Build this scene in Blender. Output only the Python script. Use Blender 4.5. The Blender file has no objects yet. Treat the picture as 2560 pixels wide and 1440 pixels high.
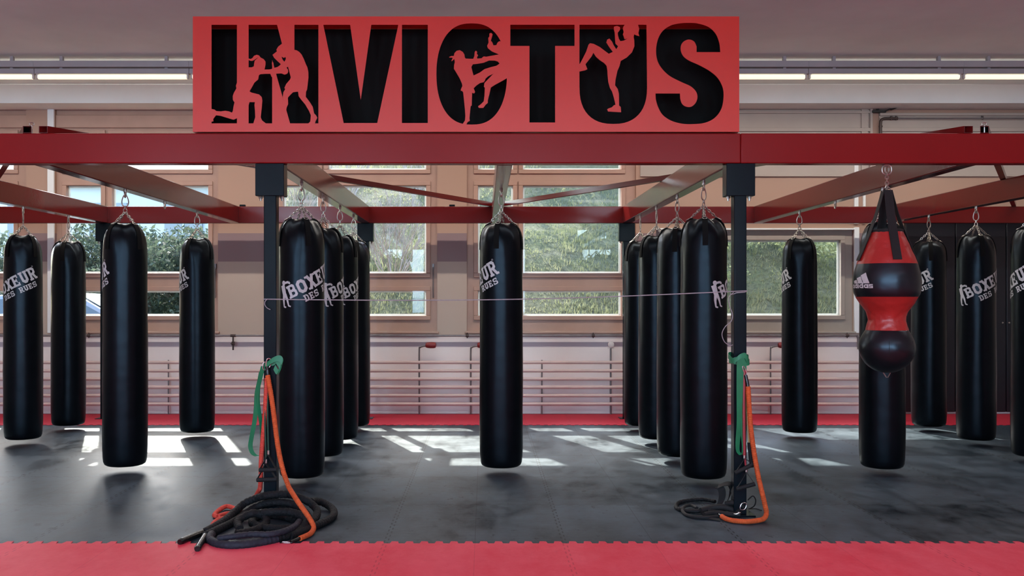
import bpy, bmesh, math, random
from mathutils import Vector, Matrix, noise

# ------------------------------------------------------------------ set-up
# metres; x right, y away from the camera, z up; the lens sits at (0, 0, EYE)
FOC, CX, CY, EYE = 2350.0, 1212.0, 745.0, 1.37
SC = bpy.context.scene
COL = SC.collection
rnd = random.Random(7)
R = math.radians
PI = math.pi
V = Vector

def at(px, py, d):
    return V(((px - CX) * d / FOC, d, EYE - (py - CY) * d / FOC))

def fl(px, py, z=0.0):
    return at(px, py, FOC * (EYE - z) / (py - CY))

# ------------------------------------------------------------------ materials
class G:
    """small node-graph helper"""
    def __init__(self, m):
        self.t = m.node_tree
        self.n = self.t.nodes
        self.l = self.t.links
    def add(self, kind, **kw):
        nd = self.n.new(kind)
        for k, v in kw.items():
            setattr(nd, k, v)
        return nd
    def put(self, sock, v):
        if isinstance(v, bpy.types.NodeSocket):
            self.l.new(v, sock)
        else:
            sock.default_value = v
    def math(self, op, a, b=0.0, c=None):
        nd = self.add('ShaderNodeMath', operation=op)
        self.put(nd.inputs[0], a)
        self.put(nd.inputs[1], b)
        if c is not None:
            self.put(nd.inputs[2], c)
        return nd.outputs[0]
    def mix(self, f, a, b):
        nd = self.add('ShaderNodeMix', data_type='RGBA')
        self.put(nd.inputs[0], f)
        self.put(nd.inputs[6], a)
        self.put(nd.inputs[7], b)
        return nd.outputs[2]
    def ramp(self, f, a, b):
        nd = self.add('ShaderNodeMapRange')
        nd.clamp = True
        self.put(nd.inputs[0], f)
        nd.inputs[1].default_value = a
        nd.inputs[2].default_value = b
        return nd.outputs[0]
    def coord(self):
        return self.add('ShaderNodeTexCoord').outputs['Object']
    def pos(self):
        return self.add('ShaderNodeNewGeometry').outputs['Position']
    def scaled(self, vec, s):
        nd = self.add('ShaderNodeMapping')
        self.l.new(vec, nd.inputs[0])
        nd.inputs['Scale'].default_value = s
        return nd.outputs[0]
    def noise(self, vec, scale, detail=4, rough=0.55):
        nd = self.add('ShaderNodeTexNoise')
        self.l.new(vec, nd.inputs['Vector'])
        nd.inputs['Scale'].default_value = scale
        nd.inputs['Detail'].default_value = detail
        nd.inputs['Roughness'].default_value = rough
        return nd.outputs['Fac']
    def bump(self, h, strength=0.2, dist=0.01):
        nd = self.add('ShaderNodeBump')
        nd.inputs['Strength'].default_value = strength
        nd.inputs['Distance'].default_value = dist
        self.l.new(h, nd.inputs['Height'])
        return nd.outputs[0]

def c4(c):
    return (c[0], c[1], c[2], 1.0)

def mat(name, col, rough=0.5, metal=0.0, var=0.0, vscale=4.0, bump=0.0, bscale=40.0, bdist=0.004,
        spec=0.5, coat=0.0, stretch=None, rvar=0.0, sheen=0.0, bdet=4):
    m = bpy.data.materials.new(name)
    m.use_nodes = True
    g = G(m)
    b = g.n['Principled BSDF']
    b.inputs['Base Color'].default_value = c4(col)
    b.inputs['Roughness'].default_value = rough
    b.inputs['Metallic'].default_value = metal
    b.inputs['Specular IOR Level'].default_value = spec
    b.inputs['Coat Weight'].default_value = coat
    b.inputs['Coat Roughness'].default_value = 0.12
    if sheen:
        b.inputs['Sheen Weight'].default_value = sheen
    if var or bump or rvar:
        v = g.coord()
        if stretch:
            v = g.scaled(v, stretch)
    if var:
        f = g.ramp(g.noise(v, vscale), 0.3, 0.7)
        lo = tuple(max(0, x * (1 - var)) for x in col)
        hi = tuple(min(1, x * (1 + var)) for x in col)
        g.l.new(g.mix(f, c4(lo), c4(hi)), b.inputs['Base Color'])
    if rvar:
        f = g.ramp(g.noise(v, vscale * 1.7), 0.3, 0.7)
        g.l.new(g.math('MULTIPLY_ADD', f, rvar, rough - rvar / 2), b.inputs['Roughness'])
    if bump:
        g.l.new(g.bump(g.noise(v, bscale, bdet), bump, bdist), b.inputs['Normal'])
    return m

M = {}
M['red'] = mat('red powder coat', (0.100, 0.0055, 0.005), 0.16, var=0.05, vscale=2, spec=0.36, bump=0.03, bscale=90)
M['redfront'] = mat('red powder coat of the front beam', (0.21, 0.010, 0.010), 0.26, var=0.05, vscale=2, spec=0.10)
M['signred'] = mat('red sign sheet', (0.53, 0.028, 0.014), 0.36, var=0.04, vscale=2, spec=0.35)
M['black_in'] = mat('black sign back', (0.004, 0.004, 0.0035), 0.8, var=0.1, spec=0.15)
M['post'] = mat('anthracite paint', (0.007, 0.011, 0.014), 0.2, var=0.15, vscale=5, spec=0.06)
M['bag'] = mat('black bag vinyl', (0.0022, 0.0026, 0.0034), 0.31, var=0.3, vscale=9, bump=0.16, bscale=5, bdist=0.012, bdet=1.5,
               spec=0.19, stretch=(1, 1, 1.6), rvar=0.05)
M['bag'].node_tree.nodes['Principled BSDF'].inputs['Specular Tint'].default_value = (0.62, 0.82, 1.0, 1)
M['bagflap'] = mat('black bag webbing', (0.003, 0.003, 0.003), 0.75, var=0.2, bump=0.2, bscale=60, spec=0.12)
M['print'] = mat('white screen print', (0.50, 0.49, 0.49), 0.6, var=0.08, vscale=30)
M['steel'] = mat('galvanised steel', (0.42, 0.39, 0.34), 0.33, 0.9, var=0.2, vscale=30)
M['chrome'] = mat('bright steel', (0.65, 0.65, 0.64), 0.2, 1.0, var=0.1)
M['ubag_red'] = mat('red glossy vinyl', (0.36, 0.020, 0.016), 0.33, var=0.08, vscale=8, bump=0.4, bscale=16, bdist=0.012, spec=0.5)
M['ubag_black'] = mat('black smooth vinyl', (0.006, 0.006, 0.007), 0.32, var=0.2, vscale=6, bump=0.08, bscale=12, bdist=0.01)
M['ubag_black'].node_tree.nodes['Principled BSDF'].inputs['Specular Tint'].default_value = (0.62, 0.82, 1.0, 1)
M['web'] = mat('black nylon webbing', (0.004, 0.004, 0.004), 0.8, var=0.25, vscale=20, bump=0.3, bscale=120, bdist=0.002)
M['green'] = mat('green latex band', (0.012, 0.185, 0.075), 0.5, var=0.12, vscale=12)
M['orange'] = mat('orange rope sleeve', (0.56, 0.085, 0.014), 0.8, var=0.2, vscale=40, bump=0.5, bscale=70, bdist=0.004)
M['coral'] = mat('coral rope sleeve', (0.58, 0.055, 0.032), 0.8, var=0.2, vscale=40, bump=0.5, bscale=70, bdist=0.004)
M['rope'] = mat('black rope sleeve', (0.0035, 0.004, 0.005), 0.72, var=0.5, vscale=25, bump=0.9, bscale=60, bdist=0.010, spec=0.3)
M['ropenavy'] = mat('navy rope sleeve', (0.008, 0.0095, 0.018), 0.7, var=0.3, vscale=25, bump=0.6, bscale=45, bdist=0.008)
M['grip'] = mat('black heat shrink', (0.006, 0.006, 0.006), 0.22, var=0.2, bump=0.4, bscale=60)
M['redtube'] = mat('red latex tube', (0.33, 0.022, 0.030), 0.4, var=0.1)
M['greentube'] = mat('dark green latex tube', (0.008, 0.05, 0.028), 0.4, var=0.1)
M['cord'] = mat('grey cord', (0.30, 0.27, 0.28), 0.7, var=0.15, vscale=40)
M['frame'] = mat('peach painted wood', (0.43, 0.27, 0.205), 0.45, var=0.05, vscale=5)
M['frame2'] = mat('grey beige painted wood', (0.36, 0.305, 0.26), 0.45, var=0.05, vscale=5)
M['spacer'] = mat('white glazing bead', (0.80, 0.80, 0.78), 0.4, var=0.03)
M['panelgrey'] = mat('pale shutter board', (0.42, 0.36, 0.31), 0.5, var=0.05, vscale=3)
M['ceil'] = mat('ceiling plaster', (0.86, 0.94, 0.90), 0.8, var=0.06, vscale=1.2)
M['soffit'] = mat('white painted plaster', (0.78, 0.80, 0.79), 0.75, var=0.05, vscale=1.5)
M['plain'] = mat('plain wall paint', (0.50, 0.44, 0.40), 0.8, var=0.04, vscale=1.5)
M['lamp_body'] = mat('lamp housing', (0.45, 0.42, 0.40), 0.5, var=0.05)
M['pipe'] = mat('painted heating pipe', (0.58, 0.45, 0.41), 0.35, var=0.08, vscale=6)
M['greypipe'] = mat('grey steel pipe', (0.20, 0.18, 0.18), 0.38, 0.4, var=0.15, vscale=10)
M['darkpipe'] = mat('dark brass fitting', (0.07, 0.05, 0.045), 0.45, 0.5, var=0.2)
M['valve'] = mat('red valve wheel', (0.20, 0.012, 0.012), 0.45, var=0.1)
M['white'] = mat('white plastic', (0.62, 0.58, 0.55), 0.5, var=0.04)
M['navy'] = mat('dark navy panel', (0.0035, 0.0045, 0.009), 0.38, var=0.25, vscale=2, bump=0.12, bscale=3, bdist=0.02)
M['black'] = mat('black plastic', (0.008, 0.008, 0.008), 0.5, var=0.2)

# lamp tube
def emit(name, col, s):
    m = bpy.data.materials.new(name)
    m.use_nodes = True
    g = G(m)
    b = g.n['Principled BSDF']
    b.inputs['Base Color'].default_value = (0.8, 0.8, 0.75, 1)
    b.inputs['Emission Color'].default_value = c4(col)
    b.inputs['Emission Strength'].default_value = s
    return m

# glass: clear sheet with a Fresnel reflection
def glass():
    m = bpy.data.materials.new('window glass')
    m.use_nodes = True
    g = G(m)
    g.n.remove(g.n['Principled BSDF'])
    tr = g.add('ShaderNodeBsdfTransparent')
    tr.inputs[0].default_value = (0.93, 0.95, 0.94, 1)
    gl = g.add('ShaderNodeBsdfGlossy')
    gl.inputs['Roughness'].default_value = 0.02
    lw = g.add('ShaderNodeLayerWeight')
    fr = g.math('MULTIPLY_ADD', g.math('POWER', lw.outputs['Facing'], 5.0), 0.9, 0.016)
    mx = g.add('ShaderNodeMixShader')
    g.l.new(fr, mx.inputs[0])
    g.l.new(tr.outputs[0], mx.inputs[1])
    g.l.new(gl.outputs[0], mx.inputs[2])
    g.l.new(mx.outputs[0], g.n['Material Output'].inputs[0])
    return m
M['glass'] = glass()

# window wall: peach paint with two painted mauve bands
def wall_paint():
    m = bpy.data.materials.new('peach wall paint with mauve bands')
    m.use_nodes = True
    g = G(m)
    b = g.n['Principled BSDF']
    b.inputs['Roughness'].default_value = 0.6
    p = g.pos()
    sp = g.add('ShaderNodeSeparateXYZ')
    g.l.new(p, sp.inputs[0])
    z = sp.outputs[2]
    def band(a, bb):
        return g.math('MULTIPLY', g.math('GREATER_THAN', z, a), g.math('LESS_THAN', z, bb))
    peach = (0.43, 0.27, 0.195, 1)
    beige = (0.47, 0.375, 0.305, 1)
    pink = (0.80, 0.72, 0.69, 1)
    mauve = (0.25, 0.165, 0.170, 1)
    lilac = (0.48, 0.41, 0.44, 1)
    c = g.mix(g.math('GREATER_THAN', z, 1.80), beige, peach)
    c = g.mix(g.math('LESS_THAN', z, 0.925), c, pink)
    c = g.mix(band(1.80, 2.135), c, mauve)
    c = g.mix(band(0.790, 0.850), c, lilac)
    f = g.ramp(g.noise(p, 1.3), 0.3, 0.7)
    c = g.mix(g.math('MULTIPLY', f, 0.12), c, (0.30, 0.22, 0.19, 1))
    g.l.new(c, b.inputs['Base Color'])
    g.l.new(g.bump(g.noise(p, 60), 0.08, 0.003), b.inputs['Normal'])
    return m
M['wall'] = wall_paint()

# rubber puzzle mats
def mats(name, base, worn, seam_y, scuff, rough=0.5, x0=0.445, seamdark=0.35, spec=0.5):
    m = bpy.data.materials.new(name)
    m.use_nodes = True
    g = G(m)
    b = g.n['Principled BSDF']
    p = g.pos()
    sp = g.add('ShaderNodeSeparateXYZ')
    g.l.new(p, sp.inputs[0])
    X, Y = sp.outputs[0], sp.outputs[1]
    def tooth(s):
        q = g.math('FRACT', g.math('DIVIDE', s, 0.083))
        return g.math('MULTIPLY_ADD', g.math('GREATER_THAN', q, 0.5), 0.020, -0.010)
    def line(s, off, period, t, w):
        u = g.math('ADD', g.math('DIVIDE', g.math('ADD', g.math('SUBTRACT', s, off), t), period), 0.5)
        e = g.math('ABSOLUTE', g.math('SUBTRACT', g.math('FRACT', u), 0.5))
        return g.math('LESS_THAN', e, w / period)
    jx = line(X, x0, 1.0, tooth(Y), 0.004)
    jy = line(Y, seam_y, 0.972, tooth(X), 0.004)
    hx = line(X, x0 + 0.5, 1.0, 0.0, 0.0022)
    seam = g.math('MAXIMUM', jx, g.math('MAXIMUM', jy, g.math('MULTIPLY', hx, 0.6)))
    # every mat a little different
    cell = g.add('ShaderNodeTexWhiteNoise', noise_dimensions='2D')
    cv = g.add('ShaderNodeCombineXYZ')
    g.l.new(g.math('FLOOR', g.math('SUBTRACT', X, x0)), cv.inputs[0])
    g.l.new(g.math('FLOOR', g.math('DIVIDE', g.math('SUBTRACT', Y, seam_y), 0.972)), cv.inputs[1])
    g.l.new(cv.outputs[0], cell.inputs['Vector'])
    st = g.scaled(p, (1.5, 0.9, 1.0))
    f1 = g.ramp(g.noise(st, 1.6, 6, 0.65), 0.38, 0.62)
    f2 = g.ramp(g.noise(st, 6.0, 7, 0.75), 0.42, 0.66)
    f = g.math('ADD', g.math('MULTIPLY', f1, 0.45), g.math('MULTIPLY', f2, 0.35))
    f = g.math('ADD', f, g.math('MULTIPLY', cell.outputs[0], 0.30))
    c = g.mix(f, c4(base), c4(worn))
    dirt = g.ramp(g.noise(g.scaled(p, (3.0, 1.6, 1.0)), 5.0, 5, 0.6), 0.62, 0.70)
    c = g.mix(g.math('MULTIPLY', dirt, scuff), c, c4(tuple(x * 0.35 for x in base)))
    c = g.mix(g.math('MULTIPLY', seam, 1 - seamdark), c, c4(tuple(x * 0.25 for x in base)))
    g.l.new(c, b.inputs['Base Color'])
    g.l.new(g.math('MULTIPLY_ADD', f, 0.28, rough - 0.10), b.inputs['Roughness'])
    g.l.new(g.math('MULTIPLY_ADD', f, spec * 1.6, spec * 0.1), b.inputs['Specular IOR Level'])
    h = g.math('ADD', g.math('MULTIPLY', g.noise(p, 160, 2), 0.3), g.math('MULTIPLY', seam, -1.0))
    h = g.math('ADD', h, g.noise(g.scaled(p, (3, 8, 1)), 3.0, 4))
    g.l.new(g.bump(h, 0.25, 0.004), b.inputs['Normal'])
    return m
M['matblack'] = mats('black puzzle mat', (0.0055, 0.0090, 0.0125), (0.056, 0.079, 0.100), 5.26, 0.85, 0.47, seamdark=0.05, spec=0.22)
M['matblack'].node_tree.nodes['Principled BSDF'].inputs['Specular Tint'].default_value = (0.80, 0.93, 1.0, 1)
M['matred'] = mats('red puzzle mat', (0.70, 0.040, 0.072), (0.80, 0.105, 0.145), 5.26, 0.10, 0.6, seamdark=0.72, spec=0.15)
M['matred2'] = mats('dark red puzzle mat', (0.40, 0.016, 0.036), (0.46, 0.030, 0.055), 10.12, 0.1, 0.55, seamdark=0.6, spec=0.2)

# ------------------------------------------------------------------ mesh builder
class MB:
    def __init__(self):
        self.v, self.f = [], []
    def add(self, vs, fs):
        o = len(self.v)
        self.v += [V(p) for p in vs]
        self.f += [tuple(i + o for i in f) for f in fs]
        return self
    def box(self, x0, x1, y0, y1, z0, z1):
        vs = [(x, y, z) for z in (z0, z1) for y in (y0, y1) for x in (x0, x1)]
        return self.add(vs, [(0, 2, 3, 1), (4, 5, 7, 6), (0, 1, 5, 4), (2, 6, 7, 3), (0, 4, 6, 2), (1, 3, 7, 5)])
    def tube(self, pts, r, seg=10, caps=True, closed=False, wob=None):
        pts = [V(p) for p in pts]
        n = len(pts)
        rr = r if callable(r) else (lambda i: r)
        up = None
        rings = []
        for i in range(n):
            a = pts[(i - 1) % n] if (closed or i > 0) else pts[i]
            b = pts[(i + 1) % n] if (closed or i < n - 1) else pts[i]
            t = (b - a)
            t = t.normalized() if t.length > 1e-9 else V((0, 0, 1))
            if up is None:
                up = V((0, 0, 1)) if abs(t.z) < 0.9 else V((1, 0, 0))
            side = t.cross(up)
            if side.length < 1e-6:
                side = t.cross(V((0, 1, 0)))
            side.normalize()
            up = side.cross(t).normalized()
            rad = rr(i)
            rings.append([pts[i] + (side * math.cos(2 * PI * k / seg) + up * math.sin(2 * PI * k / seg)) * rad for k in range(seg)])
        vs = [p for q in rings for p in q]
        fs = []
        m = n if closed else n - 1
        for i in range(m):
            j = (i + 1) % n
            for k in range(seg):
                l = (k + 1) % seg
                fs.append((i * seg + k, i * seg + l, j * seg + l, j * seg + k))
        if caps and not closed:
            fs.append(tuple(range(seg))[::-1])
            fs.append(tuple((n - 1) * seg + k for k in range(seg)))
        return self.add(vs, fs)
    def lathe(self, prof, c=(0, 0, 0), seg=48, mod=None, capb=True, capt=True):
        c = V(c)
        vs, fs = [], []
        for i, (r, z) in enumerate(prof):
            for k in range(seg):
                a = 2 * PI * k / seg
                dr, dz = mod(i, a, r, z) if mod else (0, 0)
                vs.append(c + V(((r + dr) * math.sin(a), -(r + dr) * math.cos(a), z + dz)))
        n = len(prof)
        for i in range(n - 1):
            for k in range(seg):
                l = (k + 1) % seg
                fs.append((i * seg + k, i * seg + l, (i + 1) * seg + l, (i + 1) * seg + k))
        if capb:
            fs.append(tuple(range(seg))[::-1])
        if capt:
            fs.append(tuple((n - 1) * seg + k for k in range(seg)))
        return self.add(vs, fs)
    def ribbon(self, pts, wv, th=0.003):
        pts = [V(p) for p in pts]
        n = len(pts)
        ws = wv if isinstance(wv, list) else [wv] * n
        vs, fs = [], []
        for i in range(n):
            a, b = pts[max(i - 1, 0)], pts[min(i + 1, n - 1)]
            t = (b - a).normalized()
            w = V(ws[i])
            nn = t.cross(w).normalized() * th / 2
            vs += [pts[i] - w / 2 - nn, pts[i] + w / 2 - nn, pts[i] + w / 2 + nn, pts[i] - w / 2 + nn]
        for i in range(n - 1):
            for k in range(4):
                l = (k + 1) % 4
                fs.append((4 * i + k, 4 * i + l, 4 * i + 4 + l, 4 * i + 4 + k))
        fs += [(3, 2, 1, 0), (4 * n - 4, 4 * n - 3, 4 * n - 2, 4 * n - 1)]
        return self.add(vs, fs)
    def link(self, c, axis, other, L, W, r, seg=6, n=12):
        """one oval chain link: long axis `axis`, flat in the plane (axis, other)"""
        c, a, o = V(c), V(axis).normalized(), V(other).normalized()
        pts = []
        for k in range(n):
            t = 2 * PI * k / n
            ca, sa = math.cos(t), math.sin(t)
            pts.append(c + a * (math.copysign(abs(ca) ** 0.8, ca) * L / 2) + o * (math.copysign(abs(sa) ** 0.8, sa) * W / 2))
        return self.tube(pts, r, seg, closed=True)
    def chain(self, p0, p1, n, W=0.016, r=0.003):
        p0, p1 = V(p0), V(p1)
        ax = (p1 - p0)
        L = ax.length / n
        ax.normalize()
        o1 = ax.cross(V((0.3, 1, 0.2))).normalized()
        o2 = ax.cross(o1)
        for i in range(n):
            self.link(p0 + ax * L * (i + 0.5), ax, o1 if i % 2 else o2, L * 1.35, W, r, 5, 10)
        return self
    def build(self, name, m, parent=None, smooth=True, ang=38, bevel=0.0, solid=True):
        me = bpy.data.meshes.new(name)
        o0 = WLOC.get(parent.as_pointer(), V((0, 0, 0))) if parent else V((0, 0, 0))
        me.from_pydata([tuple(p - o0) for p in self.v], [], self.f)
        bm = bmesh.new()
        bm.from_mesh(me)
        if solid:
            bmesh.ops.recalc_face_normals(bm, faces=bm.faces)
        bm.to_mesh(me)
        bm.free()
        me.materials.append(m)
        if smooth:
            me.polygons.foreach_set('use_smooth', [True] * len(me.polygons))
            me.set_sharp_from_angle(angle=R(ang))
        ob = bpy.data.objects.new(name, me)
        COL.objects.link(ob)
        if parent:
            ob.parent = parent
            WLOC[ob.as_pointer()] = o0
        if bevel:
            bv = ob.modifiers.new('bevel', 'BEVEL')
            bv.width = bevel
            bv.segments = 3
            bv.limit_method = 'ANGLE'
        return ob

WLOC = {}

def thing(name, label, cat, loc=(0, 0, 0), group=None):
    o = bpy.data.objects.new(name, None)
    o.empty_display_size = 0.1
    COL.objects.link(o)
    o.location = loc
    WLOC[o.as_pointer()] = V(loc)
    o['label'] = label
    o['category'] = cat
    if group:
        o['group'] = group
    return o

def tag(o, label, cat, group=None, kind=None):
    o['label'] = label
    o['category'] = cat
    if group:
        o['group'] = group
    if kind:
        o['kind'] = kind
    return o

def struct(o):
    o['kind'] = 'structure'
    return o

def smoothpath(pts, n=8):
    """Catmull-Rom through the points"""
    pts = [V(p) for p in pts]
    out = []
    for i in range(len(pts) - 1):
        p0 = pts[max(i - 1, 0)]
        p1, p2 = pts[i], pts[i + 1]
        p3 = pts[min(i + 2, len(pts) - 1)]
        for k in range(n):
            t = k / n
            out.append(0.5 * ((2 * p1) + (p2 - p0) * t + (2 * p0 - 5 * p1 + 4 * p2 - p3) * t * t + (3 * p1 - p0 - 3 * p2 + p3) * t ** 3))
    out.append(pts[-1])
    return out

# ------------------------------------------------------------------ the room
YW = 11.10            # inner face of the window wall
XL, XR, YB, ZC = -7.6, 7.6, -4.6, 3.81
S = YW / FOC
def wx(px): return (px - CX) * S
def wz(py): return EYE - (py - CY) * S

mb = MB().box(XL - 0.3, XR + 0.3, YB - 0.3, YW + 0.3, -0.15, 0.0)
struct(mb.build('floor', M['matblack'], smooth=False))

def toothed(y, x0, x1, sgn, amp=0.022, per=0.083):
    """dovetail edge running along x"""
    pts = []
    x = x0
    while x < x1:
        a = per * 0.5
        pts += [(x - 0.004, y - amp), (x + 0.004 + 0.0, y + amp) if False else (x + 0.003, y + amp), (x + a - 0.003, y + amp), (x + a + 0.004, y - amp)]
        x += per
    return pts

def slab(edge, yfar, z=0.004):
    n = len(edge)
    vs = [(x, y, z) for x, y in edge] + [(x, yfar, z) for x, y in edge]
    vs += [(x, y, -0.01) for x, y in edge]
    fs = []
    for i in range(n - 1):
        fs.append((i, i + 1, n + i + 1, n + i))
        fs.append((i, 2 * n + i, 2 * n + i + 1, i + 1))
    return MB().add(vs, fs)
# red mats run from behind the lens up to the jigsaw edge, and again along the window wall
e = toothed(5.256, XL + 0.02, XR - 0.1, 1)
struct(slab(e, YB).build('floor_front', M['matred'], smooth=False, solid=False))
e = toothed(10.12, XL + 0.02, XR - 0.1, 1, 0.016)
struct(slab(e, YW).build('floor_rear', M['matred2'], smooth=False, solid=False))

struct(MB().box(XL - 0.3, XR + 0.3, YB - 0.3, YW + 0.3, ZC, ZC + 0.2).build('ceiling', M['ceil'], smooth=False))
struct(MB().box(XL - 0.3, XL, YB, YW, 0, ZC).build('wall_left', M['plain'], smooth=False))
struct(MB().box(XR, XR + 0.3, YB, YW, 0, ZC).build('wall_right', M['plain'], smooth=False))
# wall behind the lens with four daylight openings
OPEN_X = [-5.3, -2.3, 0.6, 3.2]
OW, OZ0, OZ1 = 0.55, 0.95, 3.50
mb = MB()
xs = [XL] + [v for x in OPEN_X for v in (x - OW, x + OW)] + [XR]
for i in range(0, len(xs), 2):
    mb.box(xs[i], xs[i + 1], YB - 0.3, YB, 0, ZC)
for x in OPEN_X:
    mb.box(x - OW, x + OW, YB - 0.3, YB, 0, OZ0)
    mb.box(x - OW, x + OW, YB - 0.3, YB, OZ1, ZC)
struct(mb.build('wall_rear', M['plain'], smooth=False))

# window wall
WZ0, WZ1, W4Z1 = wz(828), wz(272), wz(575)
units = [(-330, 65), (137, 545), (672, 1093), (1167, 1590), (1640, 2134)]
mb = MB()
TH = 0.32
edges = [XL] + [v for a, b in units for v in (wx(a), wx(b))] + [XR]
for i in range(0, len(edges), 2):
    mb.box(edges[i], edges[i + 1], YW, YW + TH, 0, ZC)
for i, (a, b) in enumerate(units):
    mb.box(wx(a), wx(b), YW, YW + TH, 0, WZ0)
    mb.box(wx(a), wx(b), YW, YW + TH, W4Z1 if i == 4 else WZ1, ZC)
struct(mb.build('wall_far', M['wall'], smooth=False))

# concrete downstand over the windows
struct(MB().box(XL, XR, 10.72, YW, 3.592, ZC).build('trim_1', M['soffit'], bevel=0.006))

# bead: white translucent strip standing in for the sunlit metal in the glazing
def spacer_mat():
    m = mat('translucent glazing bead', (0.8, 0.8, 0.78), 0.4)
    g = G(m)
    tl = g.add('ShaderNodeBsdfTranslucent')
    tl.inputs[0].default_value = (0.75, 0.78, 0.78, 1)
    mx = g.add('ShaderNodeMixShader')
    mx.inputs[0].default_value = 0.35
    g.l.new(g.n['Principled BSDF'].outputs[0], mx.inputs[1])
    g.l.new(tl.outputs[0], mx.inputs[2])
    g.l.new(mx.outputs[0], g.n['Material Output'].inputs[0])
    return m
M['spacer2'] = spacer_mat()

GY = YW + 0.09
SG = GY / FOC
def gx(px): return (px - CX) * SG
def gz(py): return EYE - (py - CY) * SG

def ring(mb, x0, x1, z0, z1, w, y0, y1):
    mb.box(x0 - w, x1 + w, y0, y1, z1, z1 + w)
    mb.box(x0 - w, x1 + w, y0, y1, z0 - w, z0)
    mb.box(x0 - w, x0, y0, y1, z0, z1)
    mb.box(x1, x1 + w, y0, y1, z0, z1)
    return mb

def window(n, L, Rr, top, bot, cols, rows, m, sash_m, heads=True):
    t = bpy.data.objects.new('window_%d' % n, None)
    COL.objects.link(t)
    loc = V((gx((L + Rr) / 2), YW + 0.05, bot))
    t.location = loc
    WLOC[t.as_pointer()] = loc
    struct(t)
    fb = MB()
    X0, X1 = wx(L), wx(Rr)
    y0, y1 = YW + 0.05, YW + 0.12
    cx = [X0] + [v for c in cols for v in (gx(c[0]), gx(c[1]))] + [X1]
    for i in range(0, len(cx), 2):
        fb.box(cx[i], cx[i + 1], y0, y1, bot, top)
    rz = [top] + [v for r in rows for v in (gz(r[0]), gz(r[1]))] + [bot]
    for c in cols:
        for i in range(0, len(rz), 2):
            fb.box(gx(c[0]), gx(c[1]), y0, y1, rz[i + 1], rz[i])
    fb.build('frame', m, t, smooth=False)
    sw = 0.052
    for c in cols:
        for r in rows:
            a, b, z1, z0 = gx(c[0]), gx(c[1]), gz(r[0]), gz(r[1])
            ring(MB(), a, b, z0, z1, sw, YW + 0.026, YW + 0.05).build('sash', sash_m, t, bevel=0.006)
            MB().box(a, b, GY - 0.003, GY + 0.003, z0, z1).build('pane', M['glass'], t, smooth=False)
            bd = MB()
            w = 0.020
            ring(bd, a + w, b - w, z0 + w, z1 - w, w, GY + 0.004, GY + 0.014)
            bd.build('glazing_spacer', M['spacer2'], t, smooth=False)
    MB().box(X0 - 0.02, X1 + 0.02, YW - 0.035, YW + 0.05, bot - 0.028, bot - 0.002).build('window_sill', m, t, bevel=0.006)
    # window handle rod and knob on the opening stile
    hx = gx(cols[-1][1]) + 0.085
    if heads:
        h = MB()
        h.tube([(hx, YW + 0.018, gz(745)), (hx, YW + 0.018, gz(668))], 0.008, 8)
        h.box(hx - 0.011, hx + 0.011, YW + 0.014, YW + 0.05, gz(672), gz(660))
        h.build('handle', M['greypipe'], t)
        hb = MB()
        hb.box(X0, X1, YW + 0.018, YW + 0.05, gz(322), gz(290)).build('head_board', m, t, bevel=0.008)
    return t

RT, RM, RL = (338, 425), (465, 683), (727, 789)
window(1, -330, 65, WZ1, WZ0, [(-200, -112), (-86, 40)], [RT, RM, RL], M['frame'], M['frame'])
window(2, 137, 545, WZ1, WZ0, [(171, 257), (285, 524)], [RT, RM, RL], M['frame'], M['frame'])
window(3, 672, 1093, WZ1, WZ0, [(710, 797), (822, 1066)], [RT, RM, RL], M['frame'], M['frame'])
window(4, 1167, 1590, WZ1, WZ0, [(1195, 1282), (1307, 1551)], [RT, RM, RL], M['frame'], M['frame'])
window(5, 1640, 2134, W4Z1, WZ0, [(1690, 2097)], [(601, 788)], M['frame2'], M['frame2'], heads=False)

# white corner strips beside the windows, pale boarded shutters over the right window
def trim(n, mb, m, bevel=0.004):
    return struct(mb.build('trim_%d' % n, m, bevel=bevel))
trim(2, MB().box(wx(121), wx(137), YW - 0.03, YW, WZ0 - 0.02, WZ1), M['soffit'])
mb = MB()
mb.box(wx(2134), wx(2146), YW - 0.03, YW, WZ0 - 0.02, W4Z1 + 0.03)
mb.box(wx(1640), wx(2134), YW - 0.03, YW, W4Z1, W4Z1 + 0.02)
trim(3, mb, M['soffit'])
def shutter(n, a, b, ztop):
    mb = MB()
    x0, x1 = wx(a), wx(b)
    zb, zt = wz(442), wz(ztop)
    mb.box(x0, x1, YW - 0.02, YW, zb, zt)
    mb.box(x0, x1, YW - 0.05, YW - 0.02, wz(ztop + 7), zt)
    mb.box(x0, x1, YW - 0.044, YW - 0.02, wz(ztop + 17), wz(ztop + 11))
    mb.box(x1 - 0.13, x1 - 0.05, YW - 0.04, YW - 0.02, zb, zt)
    mb.box(x1 - 0.03, x1, YW - 0.05, YW - 0.02, zb, zt)
    mb.box(x0, x1, YW - 0.045, YW - 0.02, wz(330), wz(321))
    mb.box(x0, x1, YW - 0.03, YW - 0.02, wz(442), wz(437))
    return trim(n, mb, M['panelgrey'])
shutter(4, 1600, 2178, 268)
shutter(5, 2196, 2740, 284)
trim(6, MB().box(wx(2134), wx(2144), YW - 0.03, YW, wz(560), wz(412)).box(wx(2156), wx(2162), YW - 0.03, YW, wz(560), wz(412)), M['soffit'])

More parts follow.
